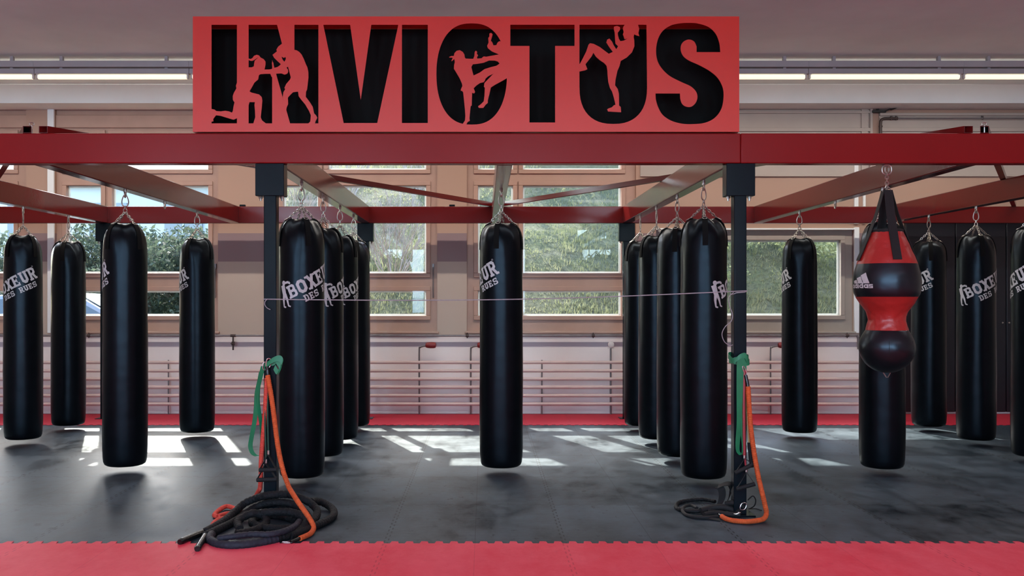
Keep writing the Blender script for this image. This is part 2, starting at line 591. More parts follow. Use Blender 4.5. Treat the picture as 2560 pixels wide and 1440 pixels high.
# ------------------------------------------------------------------ the steel rig
YF0, YF1 = 5.907, 6.007        # front beam
YR0, YR1 = 10.63, 10.73        # rear beam
BZ0, BZ1 = 2.217, 2.406
RAILS = [-4.314, -2.829, -1.3525, 0.128, 1.609, 3.09, 4.57]
POSTS = [-4.314, -1.3525, 1.609, 4.57]
rig = thing('bag_rig', 'red steel training rig of beams on dark posts from which the bags hang', 'rig', (0.13, 8.3, 0))

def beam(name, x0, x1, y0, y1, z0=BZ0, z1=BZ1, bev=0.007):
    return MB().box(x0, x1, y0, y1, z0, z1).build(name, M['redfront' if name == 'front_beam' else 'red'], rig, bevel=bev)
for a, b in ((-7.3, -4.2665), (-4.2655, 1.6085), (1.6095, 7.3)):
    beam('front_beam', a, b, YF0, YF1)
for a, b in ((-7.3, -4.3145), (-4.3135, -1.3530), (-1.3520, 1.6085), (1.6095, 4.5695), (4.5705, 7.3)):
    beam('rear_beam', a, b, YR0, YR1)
for x in RAILS:
    rl = beam('rail', x - 0.05, x + 0.05, YF1, YR0)
    mb = MB()
    for y in (YR0 - 0.006,):
        mb.box(x - 0.072, x + 0.072, y, y + 0.0055, BZ0 + 0.02, BZ1 - 0.02)
    for sx in (-0.061, 0.061):
        for z in (BZ0 + 0.04, BZ1 - 0.04):
            mb.tube([(x + sx, YR0 - 0.012, z), (x + sx, YR0 - 0.004, z)], 0.007, 6)
    mb.build('end_plate', M['red'], rl)
# posts with sleeve boxes
def post(x, yc):
    p = MB().box(x - 0.04, x + 0.04, yc - 0.04, yc + 0.04, 0.008, BZ0).build('post', M['post'], rig, bevel=0.006)
    MB().box(x - 0.085, x + 0.085, yc - 0.085, yc + 0.085, 0.0, 0.010).build('base_plate', M['post'], p, bevel=0.003)
    hw = 0.0905
    MB().box(x - hw, x + hw, yc - 0.052, yc + 0.052, BZ0 - 0.205, BZ0 - 0.001).build('sleeve_box', M['post'], p, bevel=0.004)
    for sx in (-0.068, 0.068):
        mb = MB()
        mb.tube([(x + sx, yc, BZ0 - 0.205), (x + sx, yc, BZ0 - 0.232)], 0.007, 8)
        mb.tube([(x + sx, yc, BZ0 - 0.206), (x + sx, yc, BZ0 - 0.217)], 0.013, 6)
        mb.build('bolt', M['steel'], p)
for x in POSTS:
    post(x, (YF0 + YF1) / 2)
    post(x, (YR0 + YR1) / 2)

# hollow square braces lying diagonally on top of the rails
def brace(x0, y0, x1, y1):
    z0, z1 = BZ1 + 0.001, BZ1 + 0.045
    d = V((x1 - x0, y1 - y0, 0)).normalized()
    s = V((-d.y, d.x, 0))
    a, b = V((x0, y0, 0)), V((x1, y1, 0))
    h, t = 0.0235, 0.003
    def q(p, w, za, zb, cut):
        # the near end is cut flush with the beam face
        out = []
        for k, z in ((-w, za), (w, za), (w, zb), (-w, zb)):
            pp = p + s * k
            if cut:
                pp = pp + d * ((y0 - pp.y) / d.y)
            out.append(V((pp.x, pp.y, z)))
        return out
    vs = q(a, h, z0, z1, True) + q(b, h, z0, z1, False) + q(a, h - t, z0 + t, z1 - t, True) + q(b, h - t, z0 + t, z1 - t, False)
    fs = []
    for k in range(4):
        l = (k + 1) % 4
        fs += [(k, l, 4 + l, 4 + k), (8 + l, 8 + k, 12 + k, 12 + l), (l, k, 8 + k, 8 + l), (4 + k, 4 + l, 12 + l, 12 + k)]
    MB().add(vs, fs).build('brace', M['red'], rig, ang=30)
brace(-2.775, YF0, 0.085, 10.66)
brace(-2.875, YF0, -5.74, 10.66)
brace(3.04, YF0, 0.17, 10.66)
brace(3.14, YF0, 6.0, 10.66)
for x in (-2.862, 3.155):
    mb = MB()
    mb.tube([(x, YF0 + 0.03, BZ1), (x, YF0 + 0.03, BZ1 + 0.052)], 0.006, 8)
    mb.link((x, YF0 + 0.03, BZ1 + 0.062), (1, 0, 0), (0, 0, 1), 0.03, 0.02, 0.003)
    mb.build('bolt', M['steel'], rig)
for px in (605, 1130):
    p = at(px, 515, YR0)
    MB().box(p.x - 0.032, p.x + 0.032, YR0 + 0.01, YR0 + 0.05, BZ1, BZ1 + 0.022).build('clamp', M['post'], rig, bevel=0.003)

def hook(x, y):
    """clamp and eye under a rail"""
    mb = MB()
    mb.tube([(x, y, BZ0), (x, y, BZ0 - 0.018)], 0.013, 8)
    mb.link((x, y, BZ0 - 0.034), (0, 0, 1), (0, 1, 0), 0.045, 0.030, 0.0055)
    mb.build('hook', M['steel'], rig)

# ------------------------------------------------------------------ the sign
SX0, SX1, SZ0, SZ1 = -1.835, 1.599, 2.4145, 3.1395
K = YF0 / FOC
def sp(px, py): return ((px - CX) * K, EYE - (py - CY) * K)

def plate(splines, y, th, name, m, parent, smooth_s=()):
    """flat sheet in the x-z plane from closed outlines; inner outlines are holes"""
    cu = bpy.data.curves.new('outline', 'CURVE')
    cu.dimensions = '2D'
    cu.fill_mode = 'BOTH'
    cu.extrude = th / 2
    for pts in splines:
        s = cu.splines.new('POLY')
        s.points.add(len(pts) - 1)
        for p, q in zip(s.points, pts):
            p.co = (q[0], q[1], 0, 1)
        s.use_cyclic_u = True
    ob = bpy.data.objects.new('outline', cu)
    COL.objects.link(ob)
    dg = bpy.context.evaluated_depsgraph_get()
    me = bpy.data.meshes.new_from_object(ob.evaluated_get(dg))
    bpy.data.objects.remove(ob)
    bpy.data.curves.remove(cu)
    vs = [(v.co.x, y - v.co.z, v.co.y) for v in me.vertices]
    fs = [tuple(p.vertices) for p in me.polygons]
    bpy.data.meshes.remove(me)
    return MB().add(vs, fs).build(name, m, parent, smooth=False)

def c1(pts): return [sp(480 + x * 0.27080, 30 + y * 0.27080) for x, y in pts]
def c2(pts): return [sp(1070 + x * 0.30859, 30 + y * 0.30859) for x, y in pts]
def s1(pts): return [sp(520 + x * 0.15973, 90 + y * 0.15973) for x, y in pts]
def s2(pts): return [sp(1080 + x * 0.18744, 50 + y * 0.18744) for x, y in pts]
def s3(pts): return [sp(1430 + x * 0.18750, 50 + y * 0.18750) for x, y in pts]
def sm(pts, n=5):
    q = smoothpath([(x, y, 0) for x, y in pts] + [(pts[0][0], pts[0][1], 0)], n)
    return [(p.x, p.y) for p in q[:-1]]

L_I = c1([(180, 118), (415, 118), (415, 1028), (180, 1028)])
L_N = c1([(522, 118), (785, 118), (945, 729), (945, 118), (1167, 118), (1167, 1028), (905, 1028), (740, 443), (740, 1028), (522, 1028)])
L_V = c1([(1212, 118), (1460, 118), (1558, 810), (1655, 118), (1905, 118), (1710, 1025), (1400, 1025)])
L_I2 = c1([(1938, 118), (2177, 118), (2177, 1025), (1938, 1025)])
oval = []
for k in range(72):
    t = 2 * PI * k / 72
    ct, st = math.cos(t), math.sin(t)
    ex = 0.80
    oval.append((354 + 286 * math.copysign(abs(ct) ** ex, ct), 502 + 410 * math.copysign(abs(st) ** 0.92, st)))
L_C = c2(oval)
L_T = c2([(667, 103), (1187, 103), (1187, 275), (1030, 275), (1030, 895), (822, 895), (822, 275), (667, 275)])
ub = [(1227, 103), (1770, 103)]
for k in range(25):
    t = PI * k / 24
    ct, st = math.cos(t), math.sin(t)
    ub.append((1501 + 274 * math.copysign(abs(ct) ** 0.85, ct), 600 + 307 * st ** 0.80))
L_U = c2(ub)
s_out = [(p.x, p.y) for p in smoothpath([(2368, 325, 0), (2360, 250, 0), (2330, 175, 0), (2270, 120, 0), (2180, 92, 0), (2110, 88, 0), (2040, 92, 0), (1970, 108, 0), (1905, 150, 0),
            (1865, 215, 0), (1848, 300, 0), (1856, 385, 0), (1890, 452, 0), (1955, 516, 0), (2050, 566, 0), (2125, 600, 0), (2168, 640, 0), (2183, 685, 0), (2172, 730, 0), (2145, 760, 0),
            (2115, 770, 0), (2080, 762, 0), (2055, 738, 0), (2043, 700, 0)], 4)] + [(2042, 660), (1843, 660)]
s_out += [(p.x, p.y) for p in smoothpath([(1845, 705, 0), (1862, 765, 0), (1900, 832, 0), (1970, 880, 0), (2060, 905, 0), (2150, 908, 0), (2240, 898, 0), (2318, 862, 0),
           (2372, 795, 0), (2393, 710, 0), (2390, 620, 0), (2350, 538, 0), (2285, 480, 0), (2200, 432, 0), (2105, 388, 0), (2060, 345, 0), (2047, 290, 0),
           (2065, 245, 0), (2110, 223, 0), (2155, 238, 0), (2176, 280, 0)], 4)]
s_out += [(2176, 325)]
L_S = c2(s_out)

sign = thing('gym_sign', 'large red box sign with cut-out capital letters and fighter silhouettes on the front beam', 'sign', (-0.118, 6.05, SZ0))
outer = [(SX0, SZ0), (SX1, SZ0), (SX1, SZ1), (SX0, SZ1)]
fp = plate([outer, L_I, L_N, L_V, L_I2, L_C, L_T, L_U, L_S], YF0 + 0.002, 0.004, 'front_panel', M['signred'], sign)
FIGA = [(632, 350), (670, 360), (700, 340), (720, 310), (765, 293), (800, 305), (820, 335), (870, 360), (900, 400), (900, 450), (890, 495), (885, 525),
        (960, 524), (1000, 515), (1040, 500), (1062, 505), (1100, 580), (1060, 592), (1012, 640), (995, 640), (975, 592), (900, 592), (820, 597), (795, 615), (785, 680), (725, 730), (700, 780), (650, 865), (680, 885), (800, 915),
        (840, 955), (850, 1010), (840, 1130), (825, 1270), (845, 1320), (910, 1370), (910, 1400), (700, 1400), (740, 1270), (735, 1160), (727, 1080),
        (735, 1035), (650, 1035), (635, 1080), (600, 1080), (600, 1400), (470, 1400), (470, 1280), (400, 1310), (330, 1290), (200, 1250), (125, 1240), (80, 1300),
        (85, 1335), (40, 1345), (40, 1140), (100, 1150), (130, 1175), (200, 1180), (270, 1170), (330, 1180), (375, 1200), (390, 1170), (400, 1100),
        (415, 1040), (390, 1000), (388, 940), (405, 890), (445, 820), (437, 780), (450, 740), (470, 700), (600, 700), (600, 490), (635, 490), (685, 490),
        (718, 475), (722, 430), (730, 390), (790, 330), (720, 378), (690, 390), (655, 385), (620, 365)]
FIGB = [(1160, 120), (1100, 165), (1070, 215), (1080, 240), (1010, 295), (1035, 340), (1085, 390), (1140, 440), (1130, 455), (1090, 485), (1030, 500),
        (1060, 590), (1150, 585), (1200, 605), (1240, 590), (1255, 560), (1250, 525), (1230, 495), (1260, 475), (1270, 500), (1285, 570), (1305, 630),
        (1285, 680), (1225, 750), (1195, 815), (1210, 830), (1180, 880), (1170, 960), (1185, 1010), (1180, 1200), (1232, 1210), (1225, 1150), (1232, 1115), (1255, 1065),
        (1250, 965), (1290, 920), (1330, 880), (1410, 870), (1418, 940), (1450, 985), (1520, 1070), (1580, 1170), (1610, 1240), (1605, 1300),
        (1600, 1340), (1570, 1370), (1570, 1400), (1670, 1400), (1680, 1340), (1710, 1280), (1690, 1240), (1660, 1210), (1640, 1110), (1600, 1045),
        (1530, 950), (1535, 870), (1550, 840), (1560, 760), (1572, 650), (1570, 560), (1555, 490), (1535, 450), (1500, 360), (1465, 290), (1430, 250),
        (1390, 225), (1340, 213), (1300, 100)]
EYEB = [(1150, 320), (1185, 342), (1225, 320), (1215, 370), (1195, 405), (1165, 365)]
FIGC = [(290, 480), (300, 440), (330, 410), (370, 402), (410, 425), (432, 460), (438, 500), (450, 515), (550, 518), (565, 480), (570, 425), (585, 408),
        (603, 425), (598, 450), (615, 470), (600, 495), (605, 515), (660, 510), (690, 485), (720, 490), (860, 465), (890, 460), (950, 500), (950, 560), (895, 575), (880, 555), (840, 542),
        (760, 540), (690, 570), (600, 585), (545, 590), (525, 625), (540, 690), (555, 740), (640, 700), (700, 655), (780, 630), (860, 610), (900, 582),
        (960, 600), (900, 700), (820, 715), (750, 750), (715, 780), (705, 810), (690, 830), (640, 840), (590, 875), (555, 910), (575, 960), (560, 980),
        (535, 970), (530, 1140), (515, 1150), (505, 1250), (500, 1310), (505, 1345), (475, 1360), (460, 1390), (455, 1420), (400, 1420), (410, 1385),
        (440, 1340), (445, 1280), (440, 1200), (425, 1050), (415, 960), (400, 945), (385, 945), (385, 925), (405, 880), (400, 850), (370, 780), (320, 695),
        (292, 650), (295, 600), (305, 560), (297, 520), (265, 548), (258, 545), (276, 508), (270, 502), (232, 500), (228, 492), (262, 480)]
FIGD = [(935, 285), (895, 285), (875, 300), (858, 335), (820, 338), (805, 300), (785, 275), (800, 225), (808, 190), (790, 172), (765, 180), (765, 220),
        (750, 240), (755, 300), (735, 345), (745, 375), (800, 420), (890, 458), (895, 520), (900, 600), (820, 715), (700, 840), (692, 890), (705, 900),
        (700, 1010), (690, 1085), (650, 1125), (615, 1150), (625, 1172), (685, 1172), (715, 1130), (745, 1105), (745, 1070), (770, 970), (785, 900),
        (840, 865), (950, 805), (1000, 775), (1040, 700), (1040, 300)]
FIGE = [(560, 90), (600, 78), (640, 95), (640, 130), (610, 170), (612, 200), (625, 250), (645, 282), (690, 275), (740, 250), (700, 255), (688, 215),
        (678, 190), (690, 160), (678, 110), (690, 80), (715, 50), (880, 50), (885, 80), (897, 120), (885, 175), (897, 215), (860, 205), (830, 190),
        (822, 225), (830, 270), (832, 350), (800, 430), (730, 500), (650, 545), (635, 610), (605, 680), (580, 800), (575, 870), (610, 920), (625, 980),
        (628, 1140), (650, 1160), (655, 1230), (480, 1220), (468, 1190), (490, 1178), (530, 1165), (560, 1135), (580, 1130), (560, 1040), (535, 955),
        (505, 905), (485, 830), (475, 740), (470, 660), (460, 610), (430, 575), (370, 535), (320, 490), (285, 435), (265, 480), (230, 525), (180, 590),
        (205, 655), (180, 670), (110, 685), (80, 690), (80, 585), (105, 585), (150, 500), (190, 420), (220, 330), (240, 310), (290, 318), (370, 360),
        (490, 450), (545, 425), (500, 365), (458, 300), (470, 260), (500, 248), (535, 290), (555, 335), (590, 390), (615, 350), (580, 315), (575, 260),
        (570, 170), (558, 120)]
THUMB = [(1000, 415), (1022, 415), (1036, 510), (1008, 518)]
for i, spl in enumerate(([s1(FIGA), s1(THUMB)], [s1(FIGB), s1(EYEB)], [s2(FIGC)], [s2(FIGD)], [s3(FIGE)])):
    yy = YF0 + 0.002 - 0.0003 * (1 + i % 2)
    if i == 0:
        plate([spl[0]], yy, 0.004, 'fighter_silhouette', M['signred'], fp)
        plate([spl[1]], yy - 0.0004, 0.003, 'fingers', M['signred'], fp)
    else:
        plate(spl, yy, 0.004, 'fighter_silhouette', M['signred'], fp)
SD = YF0 + 0.27
mb = MB()
mb.box(SX0, SX1, YF0 + 0.0045, SD, SZ1 - 0.004, SZ1)
mb.box(SX0, SX1, YF0 + 0.0045, SD, SZ0, SZ0 + 0.004)
mb.box(SX0, SX0 + 0.004, YF0 + 0.0045, SD, SZ0 + 0.004, SZ1 - 0.004)
mb.box(SX1 - 0.004, SX1, YF0 + 0.0045, SD, SZ0 + 0.004, SZ1 - 0.004)
mb.build('case', M['signred'], sign, smooth=False)
MB().box(SX0 + 0.005, SX1 - 0.005, SD - 0.006, SD - 0.001, SZ0 + 0.005, SZ1 - 0.005).build('back_panel', M['black_in'], sign, smooth=False)
for x in (-1.2, 0.0, 1.0):
    MB().box(x - 0.02, x + 0.02, YF0 + 0.05, YF1 - 0.01, BZ1, SZ0 + 0.0005).build('foot', M['red'], sign)

# ------------------------------------------------------------------ lettering made of small strokes
def seg(a, b, w, w2=None):
    a, b = V((a[0], a[1])), V((b[0], b[1]))
    d = (b - a).normalized()
    n = V((-d.y, d.x))
    w2 = w if w2 is None else w2
    return [a - n * w / 2, b - n * w2 / 2, b + n * w2 / 2, a + n * w / 2]
def rect(x0, y0, x1, y1): return [V((x0, y0)), V((x1, y0)), V((x1, y1)), V((x0, y1))]

def octo(x0, y0, x1, y1, t, c, skip=()):
    """ring with cut corners"""
    o = [(x0 + c, y0), (x1 - c, y0), (x1, y0 + c), (x1, y1 - c), (x1 - c, y1), (x0 + c, y1), (x0, y1 - c), (x0, y0 + c)]
    ci = c * 0.55
    i_ = [(x0 + t + ci, y0 + t), (x1 - t - ci, y0 + t), (x1 - t, y0 + t + ci), (x1 - t, y1 - t - ci), (x1 - t - ci, y1 - t), (x0 + t + ci, y1 - t), (x0 + t, y1 - t - ci), (x0 + t, y0 + t + ci)]
    out = []
    for k in range(8):
        if k in skip:
            continue
        l = (k + 1) % 8
        out.append([V(o[k]), V(o[l]), V(i_[l]), V(i_[k])])
    return out

def glyph(ch):
    t, h = 0.21, 0.17
    q = []
    if ch == 'B':
        q = [rect(.08, 0, .29, 1), rect(0, 0, .1, h), rect(0, 1 - h, .1, 1)]
        q += octo(.08, .44, .66, 1, .17, .12, (5, 6, 7)) + octo(.08, 0, .70, .58, .17, .12, (5, 6, 7))
    elif ch == 'O':
        q = octo(.02, 0, .72, 1, .21, .2)
    elif ch == 'X':
        q = [seg((.16, .0), (.60, 1), .22), seg((.60, 0), (.16, 1), .22)]
        q += [rect(-.02, 0, .30, .15), rect(.46, 0, .78, .15), rect(-.02, .85, .30, 1), rect(.46, .85, .78, 1)]
    elif ch == 'E':
        q = [rect(.08, 0, .29, 1), rect(0, 0, .1, h), rect(0, 1 - h, .1, 1), rect(.29, 0, .66, h), rect(.29, 1 - h, .66, 1), rect(.29, .42, .5, .58)]
        q += [rect(.54, h, .66, .30), rect(.54, .70, .66, 1 - h), rect(.44, .33, .52, .67)]
    elif ch == 'U':
        q = octo(.08, 0, .68, 1, .21, .2, (3, 4, 5)) + [rect(.08, .7, .29, 1), rect(.47, .7, .68, 1)]
        q += [rect(0, .86, .36, 1), rect(.42, .86, .76, 1)]
    elif ch == 'R':
        q = [rect(.08, 0, .29, 1), rect(0, 0, .36, .15), rect(0, 1 - h, .1, 1)]
        q += octo(.08, .40, .68, 1, .18, .14, (5, 6, 7)) + [seg((.42, .46), (.62, .04), .2), rect(.56, 0, .78, .15)]
    elif ch == 'D':
        q = [rect(.08, 0, .29, 1), rect(0, 0, .1, h), rect(0, 1 - h, .1, 1)]
        q += octo(.08, 0, .70, 1, .19, .2, (5, 6, 7))
    elif ch == 'S':
        q = [rect(.14, .82, .60, 1), rect(.14, .41, .60, .59), rect(.14, 0, .60, .18), rect(.02, .52, .23, .90), rect(.51, .10, .72, .48),
             rect(.56, .66, .70, 1.0), rect(.02, .0, .17, .34)]
    return q

def put(quads, s, o, rot=0.0):
    c, sn = math.cos(rot), math.sin(rot)
    out = []
    for q in quads:
        out.append([V((o[0] + (p.x * s[0]) * c - (p.y * s[1]) * sn, o[1] + (p.x * s[0]) * sn + (p.y * s[1]) * c)) for p in q])
    return out

def bag_logo():
    """boxer figure, one big slab-serif word and a smaller line under it, rising to the right"""
    rot = R(25)
    q = []
    c, sn = math.cos(rot), math.sin(rot)
    for i, ch in enumerate('BOXEUR'):
        hgt = 0.094 + 0.004 * i
        s = 0.078 * i
        q += put(glyph(ch), (0.098, hgt), (s * c, s * sn), rot)
    for i, ch in enumerate('DES RUES'):
        s = 0.092 + 0.0425 * i
        nn = -0.066
        if ch != ' ':
            q += put(glyph(ch), (0.052, 0.049), (s * c - nn * sn, s * sn + nn * c), rot)
    # registered mark: a tiny ring
    cx, cy = 0.455 * c - 0.118 * sn, 0.455 * sn + 0.118 * c
    for k in range(8):
        a, b = PI * k / 4, PI * (k + 1) / 4
        q.append([V((cx + r * math.cos(t), cy + r * math.sin(t))) for r, t in ((.007, a), (.007, b), (.0045, b), (.0045, a))])
    # boxer with raised guard, standing left of the first letter
    B = []
    def st(a, b, w, w2=None):
        B.append(seg(a, b, w, w2))
    hc = V((-0.062, 0.116))
    for k in range(8):
        a, b = PI * k / 4, PI * (k + 1) / 4
        B.append([hc, hc + V((math.cos(a), math.sin(a))) * .016, hc + V((math.cos((a + b) / 2), math.sin((a + b) / 2))) * .0165, hc + V((math.cos(b), math.sin(b))) * .016])
    st((-.072, .098), (-.052, .030), .040, .034)      # trunk
    st((-.070, .094), (-.046, .116), .016, .014)      # near arm, up
    st((-.046, .116), (-.018, .122), .015, .017)
    st((-.018, .122), (-.004, .110), .018, .012)
    st((-.078, .090), (-.070, .060), .018, .014)      # far arm
    st((-.056, .036), (-.060, -.012), .026, .020)     # legs
    st((-.046, .034), (-.026, -.006), .024, .018)
    st((-.060, -.010), (-.054, -.058), .019, .011)
    st((-.027, -.004), (-.014, -.050), .017, .010)
    st((-.056, -.056), (-.036, -.061), .012, .010)
    st((-.016, -.048), (.003, -.055), .011, .009)
    return q + B

def wrap(quads, fn, nu=3, nv=3):
    """lay flat quads on a curved surface; fn(u, v) gives the point in space"""
    vs, fs = [], []
    for q in quads:
        a, b, c, d = q
        o = len(vs)
        for j in range(nv + 1):
            for i in range(nu + 1):
                u, w = i / nu, j / nv
                p = (a * (1 - u) + b * u) * (1 - w) + (d * (1 - u) + c * u) * w
                vs.append(fn(p.x, p.y))
        for j in range(nv):
            for i in range(nu):
                k = o + j * (nu + 1) + i
                fs.append((k, k + 1, k + nu + 2, k + nu + 1))
    return vs, fs

# ------------------------------------------------------------------ heavy bags
BR = 0.168
BB = 0.058           # height of a bag's bottom over the mats
PROF = [(0.0, 0.016), (0.07, 0.010), (0.115, 0.004), (0.138, 0.004), (0.153, 0.014), (0.161, 0.034), (0.165, 0.070), (0.168, 0.14), (0.1695, 0.28), (0.169, 0.45), (0.170, 0.62),
        (0.1685, 0.80), (0.168, 0.98), (0.167, 1.16), (0.1665, 1.34), (0.166, 1.50), (0.1655, 1.62), (0.165, 1.69), (0.163, 1.74), (0.158, 1.78),
        (0.149, 1.815), (0.136, 1.845), (0.119, 1.868), (0.098, 1.884), (0.074, 1.892), (0.05, 1.890), (0.02, 1.888)]
def bag_r(z):
    for (r0, z0), (r1, z1) in zip(PROF[3:-7], PROF[4:-6]):
        if z0 <= z <= z1:
            return r0 + (r1 - r0) * (z - z0) / (z1 - z0)
    return BR
def bag_mod(i, a, r, z):
    dr = 0.0022 * noise.noise(V((math.cos(a) * 1.6, math.sin(a) * 1.6, z * 3.0))) * min(1, r / 0.1)
    dz = 0.0
    if z > 1.60:
        t = min(1, (z - 1.60) / 0.24)
        lob = math.cos(4 * (a - PI / 4))
        dr += t * (0.0045 * lob - 0.002) + t * 0.0035 * math.sin(9 * a + z * 20) + t * 0.004 * noise.noise(V((math.cos(a) * 4, math.sin(a) * 4, z * 9)))
        if z > 1.76:
            dz += 0.006 * lob * min(1, (z - 1.76) / 0.1) if r > 0.055 else 0
    return dr, dz

LABELS = []
def bag_xy(rail, d): return V((RAILS[rail], d, BB))

bagloc = bag_xy(0, 8.785)
bag0 = thing('heavy_bag', '-', 'punching bag', bagloc, 'black heavy bags hanging from the rig')
o = bagloc
def W(p): return V(p) + o
MB().lathe(PROF, o, 56, bag_mod).build('bag_body', M['bag'], bag0, ang=60)
def on_bag(a, z, out=0.0):
    r = bag_r(z) + out
    return V((r * math.sin(a), -r * math.cos(a), z))
vs, fs = wrap(bag_logo(), lambda u, v: W(on_bag(u / BR, 1.305 + v, 0.0026)))
lg = MB().add(vs, fs).build('logo_print', M['print'], bag0, solid=False)
lg['label'] = 'white slanted lettering with a boxer figure'
RING = 1.984
for k in range(4):
    a = PI / 4 + k * PI / 2
    s, c = math.sin(a), -math.cos(a)
    # webbing tab sewn down the shoulder, D-ring and chain
    pts = [W((rr * s, rr * c, zz)) for rr, zz in ((0.080, 1.899), (0.101, 1.893), (0.124, 1.8765), (0.142, 1.853), (0.1555, 1.821), (0.1645, 1.783), (0.1685, 1.738), (0.1690, 1.69))]
    MB().ribbon(pts, V((-c, s, 0)) * 0.040, 0.004).build('strap_tab', M['bagflap'], bag0)
    ch = MB()
    an = W((0.088 * s, 0.088 * c, 1.906))
    ch.link(W((0.110 * s, 0.110 * c, 1.893)), (s, c, -0.55), (-c, s, 0), 0.034, 0.030, 0.0030)
    ch.chain(an, W((0.006 * s, 0.006 * c, RING)), 6, 0.017, 0.0029)
    ch.build('chain', M['steel'], bag0)
cb = MB()
cb.link(W((0, 0, RING + 0.012)), (0, 0, 1), (1, 0, 0), 0.036, 0.026, 0.004)
cb.tube([W((0, 0, RING + 0.03)), W((0, 0, RING + 0.052))], 0.0075, 8)
cb.build('swivel', M['steel'], bag0)
cb = MB()
# spring carabiner: pear-shaped loop of rod
pts = []
for k in range(24):
    t = 2 * PI * k / 24
    w = 0.024 - 0.007 * math.sin(t)
    pts.append(W((w * math.cos(t), 0, 2.078 + 0.047 * math.sin(t))))
cb.tube(pts, 0.0046, 8, closed=True)
cb.build('carabiner', M['steel'], bag0)

def children(ob): return [c for c in bpy.data.objects if c.parent == ob]
def copy_thing(ob):
    n = ob.copy()
    COL.objects.link(n)
    for ch in children(ob):
        c = ch.copy()
        c.parent = n
        COL.objects.link(c)
        for g in children(ch):
            h = g.copy()
            h.parent = c
            COL.objects.link(h)
    return n

# rail, distance, angle of the first letter seen from the lens, lean, label
BAGS = [
    (0, 8.785, -98, 0.0, 'black heavy bag farthest left of the row, white lettering slanting up across its face'),
    (0, 9.740, 115, 0.0, 'plain black heavy bag without visible lettering, hanging before the window with the parked car'),
    (1, 7.395, -186, 0.4, 'large near black heavy bag on the second rail, a lettering tip at its left edge'),
    (1, 9.246, -170, 0.0, 'small far black heavy bag between the large left bag and the left front post'),
    (2, 6.940, -28, 0.0, 'large black heavy bag right beside the left front post, boxer emblem and lettering in view'),
    (2, 7.870, 27, 0.0, 'black heavy bag second in the row receding from the left front post'),
    (2, 8.780, 15, 0.0, 'black heavy bag third in the row receding from the left front post'),
    (2, 9.690, 150, 0.0, 'rearmost black heavy bag in the row receding from the left front post'),
    (3, 7.350, -148, -0.5, 'lone black heavy bag hanging under the middle rail with lettering at its left edge'),
    (4, 9.720, 75, 0.0, 'rearmost black heavy bag in the row receding from the right front post'),
    (4, 8.810, 75, 0.0, 'black heavy bag third from the right front post in its receding row'),
    (4, 7.860, 128, 0.0, 'black heavy bag directly behind the large one at the right front post'),
    (4, 6.910, 49, -0.5, 'large black heavy bag right beside the right front post, boxer emblem at its right edge'),
    (5, 9.230, -169, 0.0, 'black heavy bag hanging in front of the right green window, lettering at its left edge'),
    (5, 7.310, 100, -0.3, 'black heavy bag hanging behind the red and black uppercut bag'),
    (6, 9.675, -128, 0.0, 'black heavy bag before the dark panels, just right of the uppercut bag'),
    (6, 8.745, -25, 0.0, 'black heavy bag before the dark panels with the whole boxer emblem and lettering facing front'),
    (6, 7.830, -133, 0.0, 'black heavy bag cut off by the right edge of the photo'),
]
for i, (rl, d, th, lean, lab) in enumerate(BAGS):
    b = bag0 if i == 0 else copy_thing(bag0)
    x = RAILS[rl]
    b.location = (x, d, BB)
    b.rotation_euler = (0, 0, math.atan2(-x, d) + R(th))
    b['label'] = lab
    hook(x, d)
for px, rl in ((412, 1), (2088, 5)):
    hook(RAILS[rl], RAILS[rl] * FOC / (px - CX))

# ------------------------------------------------------------------ uppercut bag
UD = 5.957
UX = (2217 - CX) * UD / FOC
KU = UD / FOC
def uz(py): return EYE - (py - CY) * KU
ub_ = thing('uppercut_bag', 'red and black double-ball uppercut bag hung by straps from the front beam', 'punching bag', (UX, UD, uz(932)))
UP = [(0, 932), (14, 930.5), (30, 925), (46, 914), (57, 900), (64, 884), (66.5, 868), (64, 852), (58, 838), (50, 825), (47.5, 815), (45, 803), (45, 795), (48, 782), (56, 768), (64, 757), (73, 742), (78, 730), (80, 710),
      (79, 692), (76, 676), (71, 660), (66, 645), (59, 630), (51, 610), (44, 594), (38, 580)]
UP = [(r * KU, uz(y)) for r, y in UP]
def sub(y0, y1): return [p for p in UP if uz(y0) - 1e-6 <= p[1] <= uz(y1) + 1e-6]
def wr(amp):
    def f(i, a, r, z):
        return amp * noise.noise(V((math.cos(a) * 5, math.sin(a) * 5, z * 30))) * min(1, r / 0.06), 0
    return f
cU = V((UX, UD, 0))
def dens(p, n=4):
    q = smoothpath([(r, 0, z) for r, z in p], n)
    return [(max(0, v.x), v.z) for v in q]
for nm, a, b, m, am in (('lower_ball', 932, 825, 'ubag_black', 0.001), ('waist', 825, 742, 'ubag_red', 0.005), ('upper_ball', 742, 660, 'ubag_black', 0.001), ('upper_cone', 660, 580, 'ubag_red', 0.002)):
    MB().lathe(dens(sub(a, b)), cU, 64, wr(am)).build(nm, M[m], ub_, ang=60)
MB().lathe([(36 * KU, uz(583)), (38.5 * KU, uz(582)), (38.5 * KU, uz(575)), (36 * KU, uz(574)), (33 * KU, uz(575)), (33 * KU, uz(580))], cU, 48).build('rim', M['web'], ub_, ang=40)
def ur(z):
    for (r0, z0), (r1, z1) in zip(UP[:-1], UP[1:]):
        if z0 <= z <= z1:
            return r0 + (r1 - r0) * (z - z0) / (z1 - z0)
    return 0.05
